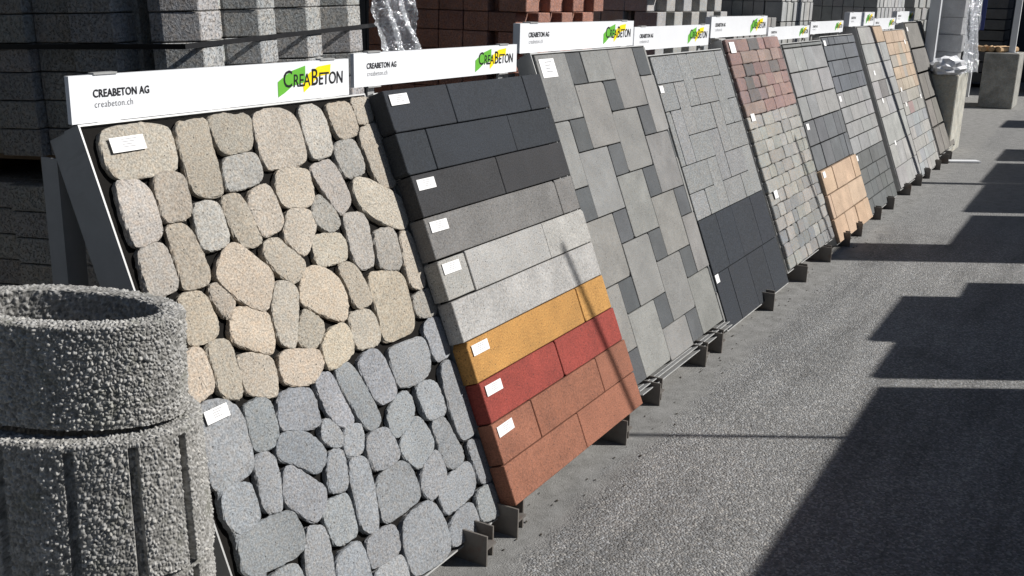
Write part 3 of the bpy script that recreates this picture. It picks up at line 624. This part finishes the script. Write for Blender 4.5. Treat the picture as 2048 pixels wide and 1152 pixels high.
for vv in (1.463, 0.992, 0.485): label(st, 8.83, vv, D7, 0.07, 0.045, pr=False)
sign(st, 8.79, 9.93, 2.24, 1.484, 1.583)

# ---------------------------------------------------------------- stand 8
st = stand(10.19, 'leaning stand of pale grey slabs crossed by a post shadow'); D8 = -0.09
frame(st, 10.182, 11.322, -0.005, 1.56, D8, D8-0.08, (10.35, 10.98), side=0.16)
rows = [1.553, 1.39, 1.20, 1.03, 0.86, 0.69, 0.42, 0.20, 0.003]
for r in range(len(rows)-1):
    xs = ([10.19, 10.48, 10.80, 11.31], [10.19, 10.62, 11.0, 11.31], [10.19, 10.75, 11.31])[r % 3]
    for q in range(len(xs)-1):
        c = (185, 184, 182)
        if r == 0 and q == 2: c = (205, 180, 150)
        if r in (3,) and q == 1: c = (150, 148, 144)
        put_tile(st, 'slab', xs[q], xs[q+1], rows[r+1], rows[r], D8, 0.06, vary(alb(c), 0.08, 0.03), M_SLAB, gap=0.006, jit=0.002)
for uu, vv in ((10.37, 1.13), (10.40, 0.86), (10.44, 0.44)): label(st, uu, vv, D8, 0.06, 0.045, pr=False)
sign(st, 10.20, 11.30, 2.25, 1.525, 1.652, 0.05)

# ---------------------------------------------------------------- stand 9
st = stand(11.33, 'leaning stand of a beige, rose and pale grey paver mosaic'); D9 = -0.09
frame(st, 11.328, 12.505, -0.035, 1.50, D9, D9-0.05, (11.5, 12.2), side=0.09)
v1 = 1.495; r = 0
while v1 > 0.06:
    u = 11.335; hh = 0.127
    while u < 12.48:
        w = random.choice((0.18, 0.26, 0.33))
        if 12.497-u-w < 0.1: w = 12.497-u
        c = random.choice(((214, 188, 160), (206, 190, 168), (208, 182, 154), (192, 184, 172))) if r < 5 else (random.choice(((180, 178, 172), (176, 150, 146), (190, 184, 172))) if r < 7 else random.choice(((184, 186, 184), (176, 180, 182), (188, 186, 180))))
        put_tile(st, 'paver', u, u+w, v1-hh, v1, D9, 0.045, vary(alb(c), 0.07, 0.02), M_SLAB, gap=0.005, jit=0.002); u += w
    v1 -= hh; r += 1
for uu, vv in ((11.45, 0.74), (12.36, 0.76), (11.4, 0.90), (12.3, 1.38)): label(st, uu, vv, D9, 0.06, 0.045, pr=False)
sign(st, 11.33, 12.45, 2.25, 1.475, 1.59)

# ---------------------------------------------------------------- stand 10
st = stand(12.61, 'farthest leaning stand, brownish grey slabs with wide dark joints'); D10 = -0.09
frame(st, 12.60, 13.80, 0.025, 1.578, D10, D10-0.06, (12.75, 13.05), side=0.10)
rows = [1.57, 1.27, 0.985, 0.675, 0.352, 0.035]
for r in range(5):
    xs = [12.61, 13.79] if r < 2 else [12.61, 13.0, 13.4, 13.79]
    for q in range(len(xs)-1): put_tile(st, 'slab', xs[q], xs[q+1], rows[r+1], rows[r], D10, 0.05, vary(alb((146, 141, 134)), 0.06, 0.02), M_SLAB, gap=0.022 if r else 0.018, jit=0.002)
label(st, 12.64, 1.52, D10, 0.07, 0.05, pr=False)
sign(st, 12.62, 13.72, 2.27, 1.53, 1.655, 0.05)

# unseen stands added left of the picture to block skylight and shade the ground
for q, (a, lab) in enumerate(((-0.42, 'leaning stand of plain grey slabs added just left of the picture to block skylight'), (-1.68, 'leaning stand of plain grey slabs added farther left of the picture to block skylight'))):
    st = stand(a, lab); frame(st, a, a+1.18, -0.02, 1.47, -0.09, -0.14, (a+0.2, a+0.9), side=0.09)
    for r in range(5):
        for q2 in range(4): put_tile(st, 'slab', a+0.01+q2*0.29, a+0.01+(q2+1)*0.29, r*0.293-0.015, (r+1)*0.293-0.015, -0.09, 0.045, vary(alb((150, 150, 146)), 0.06), M_SLAB)
# ================================================================== PLANTER RINGS (exposed aggregate concrete)
def worley(p, cell, seed=0):
    """F1 distance and cell random for points p (n,3), cell size in metres"""
    q = p/cell; b = np.floor(q).astype(np.int64); best = np.full(len(p), 9.0); sec = np.full(len(p), 9.0); rnd = np.zeros(len(p))
    for dx in (-1, 0, 1):
        for dy in (-1, 0, 1):
            for dz in (-1, 0, 1):
                c = b+np.array([dx, dy, dz])
                h = (c[:, 0]*73856093) ^ (c[:, 1]*19349663) ^ (c[:, 2]*83492791) ^ (seed*2654435761)
                r = []
                for k in range(4):
                    h = (h*6364136223846793005+1442695040888963407) & 0x7fffffffffff
                    r.append(((h >> 17) & 0xffff)/65535.0)
                f = c+np.c_[r[0], r[1], r[2]]; d = np.sqrt(((q-f)**2).sum(1)); m = d < best
                sec = np.where(m, best, np.minimum(sec, d)); best[m] = d[m]; rnd[m] = r[3][m]
    return best, rnd, sec-best
def mat_aggregate(name, k=1.0):
    m, nt, b = newmat(name); at = N(nt, 'ShaderNodeAttribute', attribute_name='pebble'); tc = N(nt, 'ShaderNodeTexCoord')
    c = ramp(nt, at.outputs['Fac'], [(0.0, grey(0.10*k)), (0.25, (0.20*k, 0.195*k, 0.18*k)), (0.5, (0.30*k, 0.29*k, 0.27*k)), (0.75, (0.38*k, 0.375*k, 0.36*k)), (0.9, (0.50*k, 0.48*k, 0.44*k))])
    n = N(nt, 'ShaderNodeTexNoise', i_Scale=380.0, i_Detail=2.0); nt.links.new(tc.outputs['Object'], n.inputs['Vector'])
    v = math_(nt, 'ADD', math_(nt, 'MULTIPLY', n.outputs['Fac'], 0.7), 0.65); cc = N(nt, 'ShaderNodeCombineColor'); [nt.links.new(v, cc.inputs[i]) for i in range(3)]
    c = mixc(nt, 1.0, c, cc.outputs[0], 'MULTIPLY')
    n2 = N(nt, 'ShaderNodeTexNoise', i_Scale=9.0, i_Detail=5.0, i_Roughness=0.7); nt.links.new(tc.outputs['Object'], n2.inputs['Vector'])
    c = mixc(nt, ramp(nt, n2.outputs['Fac'], [(0.56, grey(0)), (0.75, grey(0.5))]), c, (0.10, 0.11, 0.06, 1))
    nt.links.new(c, b.inputs['Base Color']); b.inputs['Roughness'].default_value = 0.85; b.inputs['Specular IOR Level'].default_value = 0.3
    bm = N(nt, 'ShaderNodeBump', i_Strength=0.3, i_Distance=0.002); nt.links.new(n.outputs['Fac'], bm.inputs['Height']); nt.links.new(bm.outputs[0], b.inputs['Normal'])
    return m
M_AGG = mat_aggregate('exposed_aggregate_concrete', 0.92)
def ring_mesh(name, A, B, wall, h, flutes=(), cell=0.0075, amp=0.0052, nd=840, nb=160, nz=120, fw=4.0, fd=0.016, taper=0.0):
    """oval concrete ring: outer wall, rounded rim, inner wall, with the pebbles of the washed face as relief; densest where it is seen"""
    th = np.r_[np.linspace(R(-205), R(25), nd, endpoint=False), np.linspace(R(25), R(155), nb, endpoint=False)]; na = len(th)
    prof = [(0.0, h*0.965*k/nz, 1, 0, 1) for k in range(nz)]
    for k in range(41):
        a = math.pi*k/40; prof.append((-wall/2+wall/2*math.cos(a), h*0.965+h*0.035*math.sin(a)**0.6, math.cos(a), math.sin(a), 2))
    ni = nz//2
    prof += [(-wall, h*0.965-h*0.965*k/ni, -1, 0, 0) for k in range(1, ni+1)]
    prof = np.array(prof); m = len(prof)
    cx, sy = np.cos(th), np.sin(th); nx, ny = cx/A, sy/B; q = np.hypot(nx, ny); nx, ny = nx/q, ny/q
    off = np.repeat(prof[:, 0][:, None], na, 1); z = np.repeat(prof[:, 1][:, None], na, 1)
    outer = (prof[:, 4] == 1)[:, None]
    off = off+outer*taper*(1-z/h)
    for a0 in flutes:
        da = np.degrees(np.angle(np.exp(1j*(th-R(a0)))))*np.hypot(A*sy, B*cx)/A   # near even width along the wall
        gr = np.clip((fw*0.5-np.abs(da))/0.5, 0, 1)[None, :]; off = off-outer*gr*np.clip((h*0.94-z)/(h*0.02), 0, 1)*fd
    P = np.stack([(A*cx)[None, :]+off*nx[None, :], (B*sy)[None, :]+off*ny[None, :], z], -1).reshape(-1, 3)
    s = np.array([0.3, 3.1, 1.7*h])
    d1, r1, e1 = worley(P+s, cell, 3); d2, r2, e2 = worley(P+7.7, cell*0.6, 5)
    hgt = (np.clip(e1/0.42, 0, 1)**0.7*(0.35+0.9*r1)*(1-0.35*d1)+np.clip(e2/0.35, 0, 1)**0.7*0.35*r2-0.75)*amp
    hgt = hgt.reshape(m, na); lo = np.linspace(0, 1, m) < 2
    V = P.reshape(m, na, 3).copy(); V[..., 0] += hgt*prof[:, 2][:, None]*nx[None, :]; V[..., 1] += hgt*prof[:, 2][:, None]*ny[None, :]; V[..., 2] += hgt*prof[:, 3][:, None]
    V = V.reshape(-1, 3)
    i = np.arange(m-1)[:, None]*na; j = np.arange(na)[None, :]; jn = (j+1) % na
    F = np.stack([i+j, i+jn, i+na+jn, i+na+j], -1).reshape(-1, 4)
    me = bpy.data.meshes.new(name); me.vertices.add(len(V)); me.vertices.foreach_set('co', V.ravel())
    me.loops.add(F.size); me.loops.foreach_set('vertex_index', F.ravel().astype(np.int32))
    me.polygons.add(len(F)); me.polygons.foreach_set('loop_start', np.arange(0, F.size, 4, dtype=np.int32)); me.polygons.foreach_set('loop_total', np.full(len(F), 4, np.int32))
    me.update(calc_edges=True); me.validate()
    at = me.attributes.new('pebble', 'FLOAT', 'POINT'); at.data.foreach_set('value', (0.65*r1+0.35*r2).astype(np.float32))
    me.materials.append(M_AGG)
    return me
PX, PY, PA = 1.239, 1.690, math.atan2(-0.86728, 0.49717)-R(11)
o = link('planter_ring', ring_mesh('planter_ring', 0.241, 0.150, 0.050, 0.198, nz=135), None, None, (PX, PY, 0.957), (R(-2.2), R(0.6), PA))
tag(o, 'smooth round pebble concrete planter ring on top of the stacked planters', 'planter')
fl = ring_mesh('planter', 0.264, 0.182, 0.055, 0.285, flutes=(-96, -67, -40, -12, 18, 50, 90, 130, 170, -134, -164), nz=140, taper=0.012, amp=0.0048)
o = link('planter', fl, None, None, (PX, PY, 0.662), (0, 0, PA)); tag(o, 'fluted pebble concrete planter directly under the round top ring', 'planter', 'stacked fluted planters')
o = link('planter', fl, None, None, (PX+0.004, PY, 0.374), (0, 0, PA+0.05)); tag(o, 'fluted pebble concrete planter lower in the stack, third from the top', 'planter', 'stacked fluted planters')
o = link('planter', fl, None, None, (PX, PY, 0.086), (0, 0, PA)); tag(o, 'fluted pebble concrete planter at the foot of the stack', 'planter', 'stacked fluted planters')
base = link('plinth_slab', MB().box((-0.3, -0.22, 0.0), (0.3, 0.22, 0.084)).build('plinth_slab'), M_OLDCON, None, (PX, PY, 0.0), (0, 0, PA), (0.25, 0.25, 0.24, 1)); tag(base, 'flat concrete slab under the stacked planters', 'slab')
# ================================================================== PALLETS OF BLOCKS
BOXC = {}
def block_mesh(w, d, h, bev=0.004):
    key = (round(w, 3), round(d, 3), round(h, 3))
    if key in BOXC: return BOXC[key]
    bm = bmesh.new(); bmesh.ops.create_cube(bm, size=1.0)
    for v in bm.verts: v.co = Vector((v.co.x*w, v.co.y*d, (v.co.z+0.5)*h))
    bmesh.ops.bevel(bm, geom=list(bm.edges), offset=bev, segments=1, affect='EDGES')
    me = bpy.data.meshes.new('block'); bm.to_mesh(me); bm.free(); BOXC[key] = me; return me
def splay_mesh(w, d, h, s):
    key = ('s', round(w, 3), round(d, 3), round(h, 3))
    if key in BOXC: return BOXC[key]
    bm = bmesh.new(); pl = [(-w/2+s, -d/2), (w/2, -d/2), (w/2, d/2), (-w/2, d/2), (-w/2, -d/2+0.14)]
    lo = [bm.verts.new((x, y, 0)) for x, y in pl]; hi = [bm.verts.new((x, y, h)) for x, y in pl]; n = len(pl)
    bm.faces.new(lo[::-1]); bm.faces.new(hi)
    for i in range(n): bm.faces.new((lo[i], lo[(i+1) % n], hi[(i+1) % n], hi[i]))
    bmesh.ops.bevel(bm, geom=list(bm.edges), offset=0.004, segments=1, affect='EDGES')
    me = bpy.data.meshes.new('block'); bm.to_mesh(me); bm.free(); BOXC[key] = me; return me
def pallet(st, x0, y0, w, d, z, hgt=0.13):
    """wooden pallet: deck boards and three bearers"""
    for k in range(3):
        yb = y0+k*(d-0.1)/2; link('bearer', MB().box((x0, yb, z+0.02), (x0+w, yb+0.1, z+hgt-0.022)).build('bearer'), M_WOOD, st)
    nb = max(4, int(w/0.17))
    for k in range(nb):
        xb = x0+k*(w-0.11)/(nb-1)
        link('deck_board', MB().box((xb, y0, z+hgt-0.022), (xb+0.11, y0+d, z+hgt)).build('deck_board'), M_WOOD, st)
    for k in range(3):
        yb = y0+k*(d-0.1)/2; link('bottom_board', MB().box((x0, yb, z+0.0), (x0+w, yb+0.1, z+0.02)).build('bottom_board'), M_WOOD, st)
def stack(label_, origin, yaw, w, d, z0, courses, bw, bh, mat, col, comb=0.0, alt=True, sidecomb=0.0, group='block pallets behind the stands', cat='pallet stack', bd=0.2, spread=0.08, ztop_skip=0, pal=True, slant=0.0):
    st = empty('block_stack', (origin[0], origin[1], 0), label_, cat, group, yaw)
    if pal: pallet(st, 0, 0, w, d, z0); z0 += 0.131
    H = courses*bh
    link('core', MB().box((bd*0.5, bd*0.9, z0), (w-0.02, d-0.02, z0+H-0.004)).build('core'), mat, st, color=vary(col, 0.0))
    nf = int(round(w/bw)); ns = int(round((d-bd)/bw)); fw = w/nf; sw = (d-bd)/ns
    for c in range(courses):
        z = z0+c*bh
        for i in range(nf):
            off = comb*(1 if (i+(c if alt else 0)) % 2 == 0 else 0)
            o = link('block', block_mesh(fw-0.008, bd, bh-0.005) if not (slant and off) else splay_mesh(fw-0.004, bd, bh-0.005, slant), None, st, (fw*(i+0.5)+random.uniform(-1, 1)*0.002, bd/2-off+random.uniform(-1, 1)*0.004, z), (0, 0, random.uniform(-1, 1)*0.006), vary(col, spread, 0.03))
            if not o.data.materials: o.data.materials.append(mat)
            o.material_slots[0].link = 'OBJECT'; o.material_slots[0].material = mat
        for i in range(ns):
            off = sidecomb*(1 if (i+(c if alt else 0)) % 2 == 0 else 0)
            o = link('block', block_mesh(bd, sw-0.008, bh-0.005), None, st, (bd/2-off+random.uniform(-1, 1)*0.004, bd+sw*(i+0.5), z), (0, 0, random.uniform(-1, 1)*0.006), vary(col, spread, 0.03))
            if not o.data.materials: o.data.materials.append(mat)
            o.material_slots[0].link = 'OBJECT'; o.material_slots[0].material = mat
    return st, z0+H
def strap(st, x0, x1, y, z, t=0.005, hh=0.022, slope=0.0):
    me = mk('strap', [(x0,y,z),(x1,y,z+slope),(x1,y-t,z+slope),(x0,y-t,z),(x0,y,z+hh),(x1,y,z+hh+slope),(x1,y-t,z+hh+slope),(x0,y-t,z+hh)], [(0,1,2,3),(4,7,6,5),(0,4,5,1),(1,5,6,2),(2,6,7,3),(3,7,4,0)])
    link('strap', me, M_STRAP, st)
GREY1 = (0.36, 0.356, 0.345, 1)
# porous grey block stack behind the first stands, two pallet tiers, turned a little to the row
YW = R(12)
st, zt = stack('tall stack of porous grey blocks behind the beige stone stand', (3.24, 3.48), YW, 1.86, 1.35, 0.0, 6, 0.232, 0.125, M_LAVA, GREY1, comb=0.14, alt=False, sidecomb=0.05, slant=0.075)
st2, zt2 = stack('upper pallet of porous grey blocks, strapped, with film over its far end', (3.24, 3.48), YW, 1.86, 1.35, zt, 8, 0.232, 0.125, M_LAVA, GREY1, comb=0.14, alt=False, sidecomb=0.05, slant=0.075)
LEAN = (Matrix.Rotation(R(-2.4), 3, Vector((0.871, 0.491, 0))) @ Matrix.Rotation(YW, 3, 'Z')).to_euler()
st.rotation_euler = LEAN; st2.rotation_euler = LEAN   # the settled pallets lean a little
strap(st2, -0.06, 2.02, -0.145, 1.485, slope=0.03)
link('strap', MB().box((-0.056, -0.14, 1.485), (-0.051, 1.35, 1.507)).build('strap'), M_STRAP, st2)
# unseen dark pallet added at the left to block sky and bounce light
stack('unseen pallet of anthracite blocks added left of the porous block stack to keep light off its side', (0.20, 2.95), 0, 1.70, 2.0, 0.0, 14, 0.25, 0.2, M_COB, (0.04, 0.041, 0.044, 1), comb=0.0)
def film(st, name, x0, x1, y, z0, z1, flare=0.12, n=44):
    v = []; f = []
    for j in range(n):
        t = j/(n-1)
        for i in range(n):
            s_ = i/(n-1); z = z1+(z0-z1)*t
            x = x0+(x1-x0)*s_+flare*max(0, t-0.35)*(s_*1.3)
            v.append((x+0.012*math.sin(9*t+7*s_)+rng.normal(0, 0.003), y+0.035*math.sin(16*s_+2.5*math.sin(5*t))*(0.3+t)+rng.normal(0, 0.005)-0.1*t*s_, z+rng.normal(0, 0.003)))
    for j in range(n-1):
        for i in range(n-1): f.append((j*n+i, j*n+i+1, (j+1)*n+i+1, (j+1)*n+i))
    return link(name, mk(name, v, f, True), M_FOIL, st)
film(st2, 'plastic_film', 1.72, 2.08, -0.20, 1.22, 2.05)

RED = (0.35, 0.185, 0.14, 1)
st, zt = stack('lower pallet of red brown blocks behind the black wall block stand', (6.02, 3.42), R(2), 1.26, 1.15, 0.0, 6, 0.19, 0.125, M_BRICKRED, RED, comb=0.07, spread=0.14)
st, zt = stack('upper pallet of red brown blocks showing above the second sign', (6.02, 3.42), R(2), 1.26, 1.15, zt, 9, 0.19, 0.125, M_BRICKRED, RED, comb=0.07, spread=0.14, pal=False)
st, zt = stack('pallet of plain grey blocks with staggered ends right of the red stack', (8.18, 3.42), R(1), 1.85, 1.45, 0.0, 7, 0.21, 0.125, M_COB, (0.36, 0.36, 0.35, 1), comb=0.09)
st, zt = stack('upper grey block pallet with staggered ends right of the red stack', (8.18, 3.42), R(1), 1.85, 1.45, zt, 8, 0.21, 0.125, M_COB, (0.36, 0.36, 0.35, 1), comb=0.09, pal=False)
st, zt = stack('pallet of small grey pavers on edge above the fifth sign', (10.45, 3.42), 0, 1.45, 1.2, 0.0, 11, 0.105, 0.13, M_SLAB, (0.27, 0.262, 0.25, 1), comb=0.012, spread=0.12)
st, zt = stack('lower pallet of pale ribbed pavers beside the small grey pavers', (12.05, 3.42), 0, 1.35, 1.2, 0.0, 11, 0.12, 0.125, M_SLAB, (0.33, 0.33, 0.32, 1), comb=0.01)
st, zt = stack('upper pallet of pale ribbed pavers beside the small grey pavers', (12.05, 3.42), 0, 1.35, 1.2, zt+0.004, 5, 0.12, 0.22, M_SLAB, (0.36, 0.36, 0.35, 1), comb=0.01, pal=False)
st, zt = stack('dark sided pallet of pale ribbed slabs above the eighth and ninth signs', (17.3, 3.42), 0, 2.3, 1.0, 0.0, 10, 0.155, 0.22, M_SLAB, (0.36, 0.36, 0.36, 1), comb=0.01)
st, zt = stack('far grey block pallet above the farthest sign', (20.6, 3.42), 0, 3.2, 1.0, 0.0, 10, 0.4, 0.22, M_COB, (0.30, 0.30, 0.29, 1), comb=0.02)

# ================================================================== FAR END OF THE YARD
c1 = link('concrete_plinth', block_mesh(0.9, 0.48, 0.95, 0.012), M_OLDCON, None, (13.47+0.42, 1.88, 0), color=(0.42, 0.41, 0.36, 1)); tag(c1, 'pale weathered concrete plinth behind the farthest stand', 'plinth')
c2 = link('concrete_plinth', block_mesh(1.0, 0.56, 0.95, 0.012), M_OLDCON, None, (20.9, 1.84, 0), color=(0.30, 0.295, 0.27, 1)); tag(c2, 'big square concrete plinth with a dark shaded side', 'plinth')
p1 = empty('steel_post', (13.62, 2.02, 0.951), 'pale steel post standing on the plinth behind the farthest stand', 'post')
link('shaft', MB().box((-0.06, -0.06, 0.01), (0.06, 0.06, 2.6)).build('shaft'), M_POST, p1); link('base_plate', MB().box((-0.1, -0.1, 0), (0.1, 0.1, 0.01)).build('base_plate'), M_POST, p1)
p2 = empty('steel_post', (20.75, 1.72, 0.951), 'grey steel post standing on the big square plinth', 'post')
link('shaft', MB().box((-0.05, -0.05, 0.01), (0.05, 0.05, 2.4)).build('shaft'), M_POST, p2); link('base_plate', MB().box((-0.1, -0.1, 0), (0.1, 0.1, 0.01)).build('base_plate'), M_POST, p2)
wb = empty('wrapped_blocks', (14.05, 1.88, 0.951), 'film wrapped column of pale blocks beside the post on the plinth', 'wrapped blocks')
for k in range(6): link('block', block_mesh(0.34, 0.30, 0.2), M_SLAB, wb, (random.uniform(-.02, .02), random.uniform(-.02, .02), 0.04+k*0.203), (0, 0, random.uniform(-.05, .05)), (0.5, 0.5, 0.5, 1))
film(wb, 'plastic_film', -0.24, 0.24, -0.22, -0.0, 1.3, 0.05, 36)
bm_ = bmesh.new(); bmesh.ops.create_icosphere(bm_, subdivisions=3, radius=1.0)
for v in bm_.verts:
    k = 1+0.12*math.sin(7*v.co.x+3*v.co.y)+0.08*math.sin(11*v.co.z+5*v.co.y)+random.uniform(-.04, .04); v.co = Vector((v.co.x*0.30*k, v.co.y*0.20*k, max(0, v.co.z+0.5)*0.13*k))
me = bpy.data.meshes.new('plastic_bag'); bm_.to_mesh(me); bm_.free()
bag = link('plastic_bag', me, mat_plain('white_plastic_bag', (0.75, 0.76, 0.78, 1), rough=0.3, noise=0.1, scale=9, bump=0.8), None, (13.62, 1.80, 0.951)); tag(bag, 'crumpled white plastic bag at the foot of the pale post', 'plastic bag')
gb = empty('girder', (22.6, 2.15, 0), 'grey steel girder sloping down behind the big square plinth', 'girder')
gm = MB().box((-0.06, -0.11, 0), (0.06, 0.11, 2.6)).build('beam'); link('beam', gm, M_POST, gb, (0.0, 0.45, 2.25), (R(-150), 0, 0))
link('stand', MB().box((-0.05, 0.38, 0), (0.05, 0.48, 2.2)).build('stand'), M_POST, gb)
bs = empty('blue_sign', (24.0, 2.72, 0), 'small blue sign with white marks by the sloping girder', 'sign')
link('panel', MB().box((0, -0.14, 1.25), (0.02, 0.14, 2.1)).build('panel'), M_BLUE, bs); link('pole', MB().box((0.021, -0.03, 0), (0.06, 0.03, 2.1)).build('pole'), M_POST, bs)
link('mark', MB().box((-0.002, -0.05, 1.55), (-0.001, 0.05, 1.95)).build('mark'), M_WHITE, bs); link('mark', MB().box((-0.002, -0.05, 1.38), (-0.001, 0.05, 1.46)).build('mark'), M_WHITE, bs)
for k in range(9):
    o = link('split_log', MB().tube((0, 0, 0), (0.5, 0.0, 0), 0.05, 7).build('split_log'), mat_plain('cut_wood', (0.5, 0.33, 0.18, 1), rough=0.8, noise=0.3, scale=20) if k == 0 else bpy.data.materials['cut_wood'], None, (20.55+0.12*(k % 3), 1.92+0.045*k*0.9, 1.002+(0.0 if k % 2 else 0.0)), (0, 0, R(8*k-30)))
    tag(o, 'short split log lying on the big square concrete plinth', 'log', 'logs on the big plinth')
for k, (x, y0, y1, n) in enumerate(((24.4, 0.25, 1.55, 9), (25.2, 2.3, 4.2, 8))):
    s_ = empty('slab_stack', (x, y0, 0), ('dark stack of grey slabs at the right end of the yard', 'dark stack of grey slabs behind the blue sign')[k], 'slab stack')
    for c in range(n):
        link('slab', block_mesh(1.2, y1-y0, 0.2), M_COB, s_, (0.6+random.uniform(-.02, .02), (y1-y0)/2, 0.12+c*0.225), (0, 0, random.uniform(-.01, .01)), vary((0.11, 0.11, 0.11, 1), 0.15))
    for yy in (0.15, (y1-y0)-0.25): link('bearer', MB().box((0, yy, 0), (1.2, yy+0.1, 0.118)).build('bearer'), M_WOOD, s_)
wh = empty('storage_shed', (28, 0, 0), 'long dark clad storage shed closing the far end of the yard', 'shed')
for k in range(26): link('wall_panel', MB().box((0.012*(k % 2), -14+k*1.5, 0), (0.2+0.012*(k % 2), -14+(k+1)*1.5-0.01, 6.5)).build('wall_panel'), M_DARKW, wh)
wh2 = empty('warehouse', (2, 9.5, 0), 'long dark warehouse wall behind the block stacks with an added roof shading them', 'warehouse')
for k in range(18):
    link('wall_panel', MB().box((-4+k*1.8, 0.012*(k % 2), 0), (-4+(k+1)*1.8-0.01, 0.2, 5.5)).build('wall_panel'), M_DARKW, wh2)
    link('shade_roof', MB().box((-4+k*1.8, -6.5, 4.2), (-4+(k+1)*1.8-0.01, -0.01, 4.3)).build('shade_roof'), M_DARKW, wh2)  # unseen roof added to cut skylight on the stack sides
# white board lying on the ground by the farthest stand
wbd = link('white_board', MB().box((-0.19, -0.06, 0.006), (0.19, 0.06, 0.022)).build('white_board'), M_WHITE, None, (13.0, 1.42, 0), (0, 0, R(-55))); tag(wbd, 'white board lying on the ground at the foot of the farthest stand', 'board')

# ================================================================== ACROSS THE AISLE (out of frame; stand-in boards shaped to the asphalt shadows, posts read off theirs)
TE = math.tan(SUN_EL)
def caster(xs0, xs1, yedge, ybase, lab, gap=0.0):  # unseen stand-in board, its height set by the shadow edge wanted
    k = (yedge-ybase)/0.854; H = k*TE; dx = 0.52*k
    s_ = empty('shadow_board', (xs0+dx, ybase, 0), lab, 'shadow board', 'boards across the aisle')
    w = xs1-xs0
    link('panel', MB().box((0, -0.05, 0.08), (w, 0, H)).build('panel'), M_OLDCON, s_, color=(0.3, 0.3, 0.29, 1))
    for xx in (0.06, w-0.12): link('foot', MB().box((xx, -0.45, 0), (xx+0.06, 0.0, 0.079)).build('foot'), M_STEELD, s_)
YB = -1.60
for i, (a, b, e) in enumerate(((-2.4, -0.9, .77), (-0.9, 0.6, .77), (0.6, 2.1, .77), (2.1, 3.5, .77), (3.5, 4.90, .77), (5.02, 5.72, .83), (5.60, 6.63, .965), (6.45, 7.22, .66), (7.30, 7.92, 1.62), (7.92, 9.68, .93), (9.80, 11.6, 1.02), (11.6, 13.2, 1.08), (13.4, 14.6, 1.12), (17.2, 18.4, 1.45))):
    caster(a, b, e, YB, 'plain grey stand-in board across the aisle, shaped to cast the shadow on the asphalt')
def post_caster(T, yb, r, lab, extra=0.0):
    k = (T[1]-yb)/0.854; H = T[2]+k*TE+extra
    s_ = empty('aisle_post', (T[0]+0.52*k, yb, 0), lab, 'post', 'posts across the aisle')
    link('shaft', MB().tube((0, 0, 0.01), (0, 0, H), r, 12).build('shaft'), M_POST, s_); link('base_plate', MB().box((-0.09, -0.09, 0), (0.09, 0.09, 0.01)).build('base_plate'), M_POST, s_)
post_caster((3.576, 1.794, 0.802), -1.45, 0.015, 'slim post across the aisle whose shadow crosses the wall block stand')
post_caster((7.33, 1.90, 0.83), -1.45, 0.018, 'slim post across the aisle whose shadow crosses the cobble stand')
post_caster((10.86, 2.1, 1.6), -1.45, 0.06, 'thick post across the aisle whose shadow crosses the pale slab stand', 0.8)

# loose dirt and leaf bits along the edge of the concrete strip
v = []; f = []
for k in range(170):
    x = random.uniform(2.2, 9.5); y = random.gauss(1.50, 0.09); s_ = random.uniform(0.002, 0.009); a = random.uniform(0, 6.28); n = len(v); z = 0.002
    for q in range(5):
        aa = a+q*1.2566; rr = s_*random.uniform(0.6, 1.3); v.append((x+rr*math.cos(aa), y+rr*math.sin(aa)*0.7, z+random.uniform(0, 0.003)))
    v.append((x, y, z+random.uniform(0.002, 0.006))); f += [(n+q, n+(q+1) % 5, n+5) for q in range(5)]
db = link('debris', mk('debris', v, f), mat_plain('dark_debris', (0.045, 0.038, 0.03, 1), rough=0.9, noise=0.3, scale=60)); db['kind'] = 'stuff'; db['label'] = 'dark leaf bits and dirt along the foot of the stands'; db['category'] = 'debris'
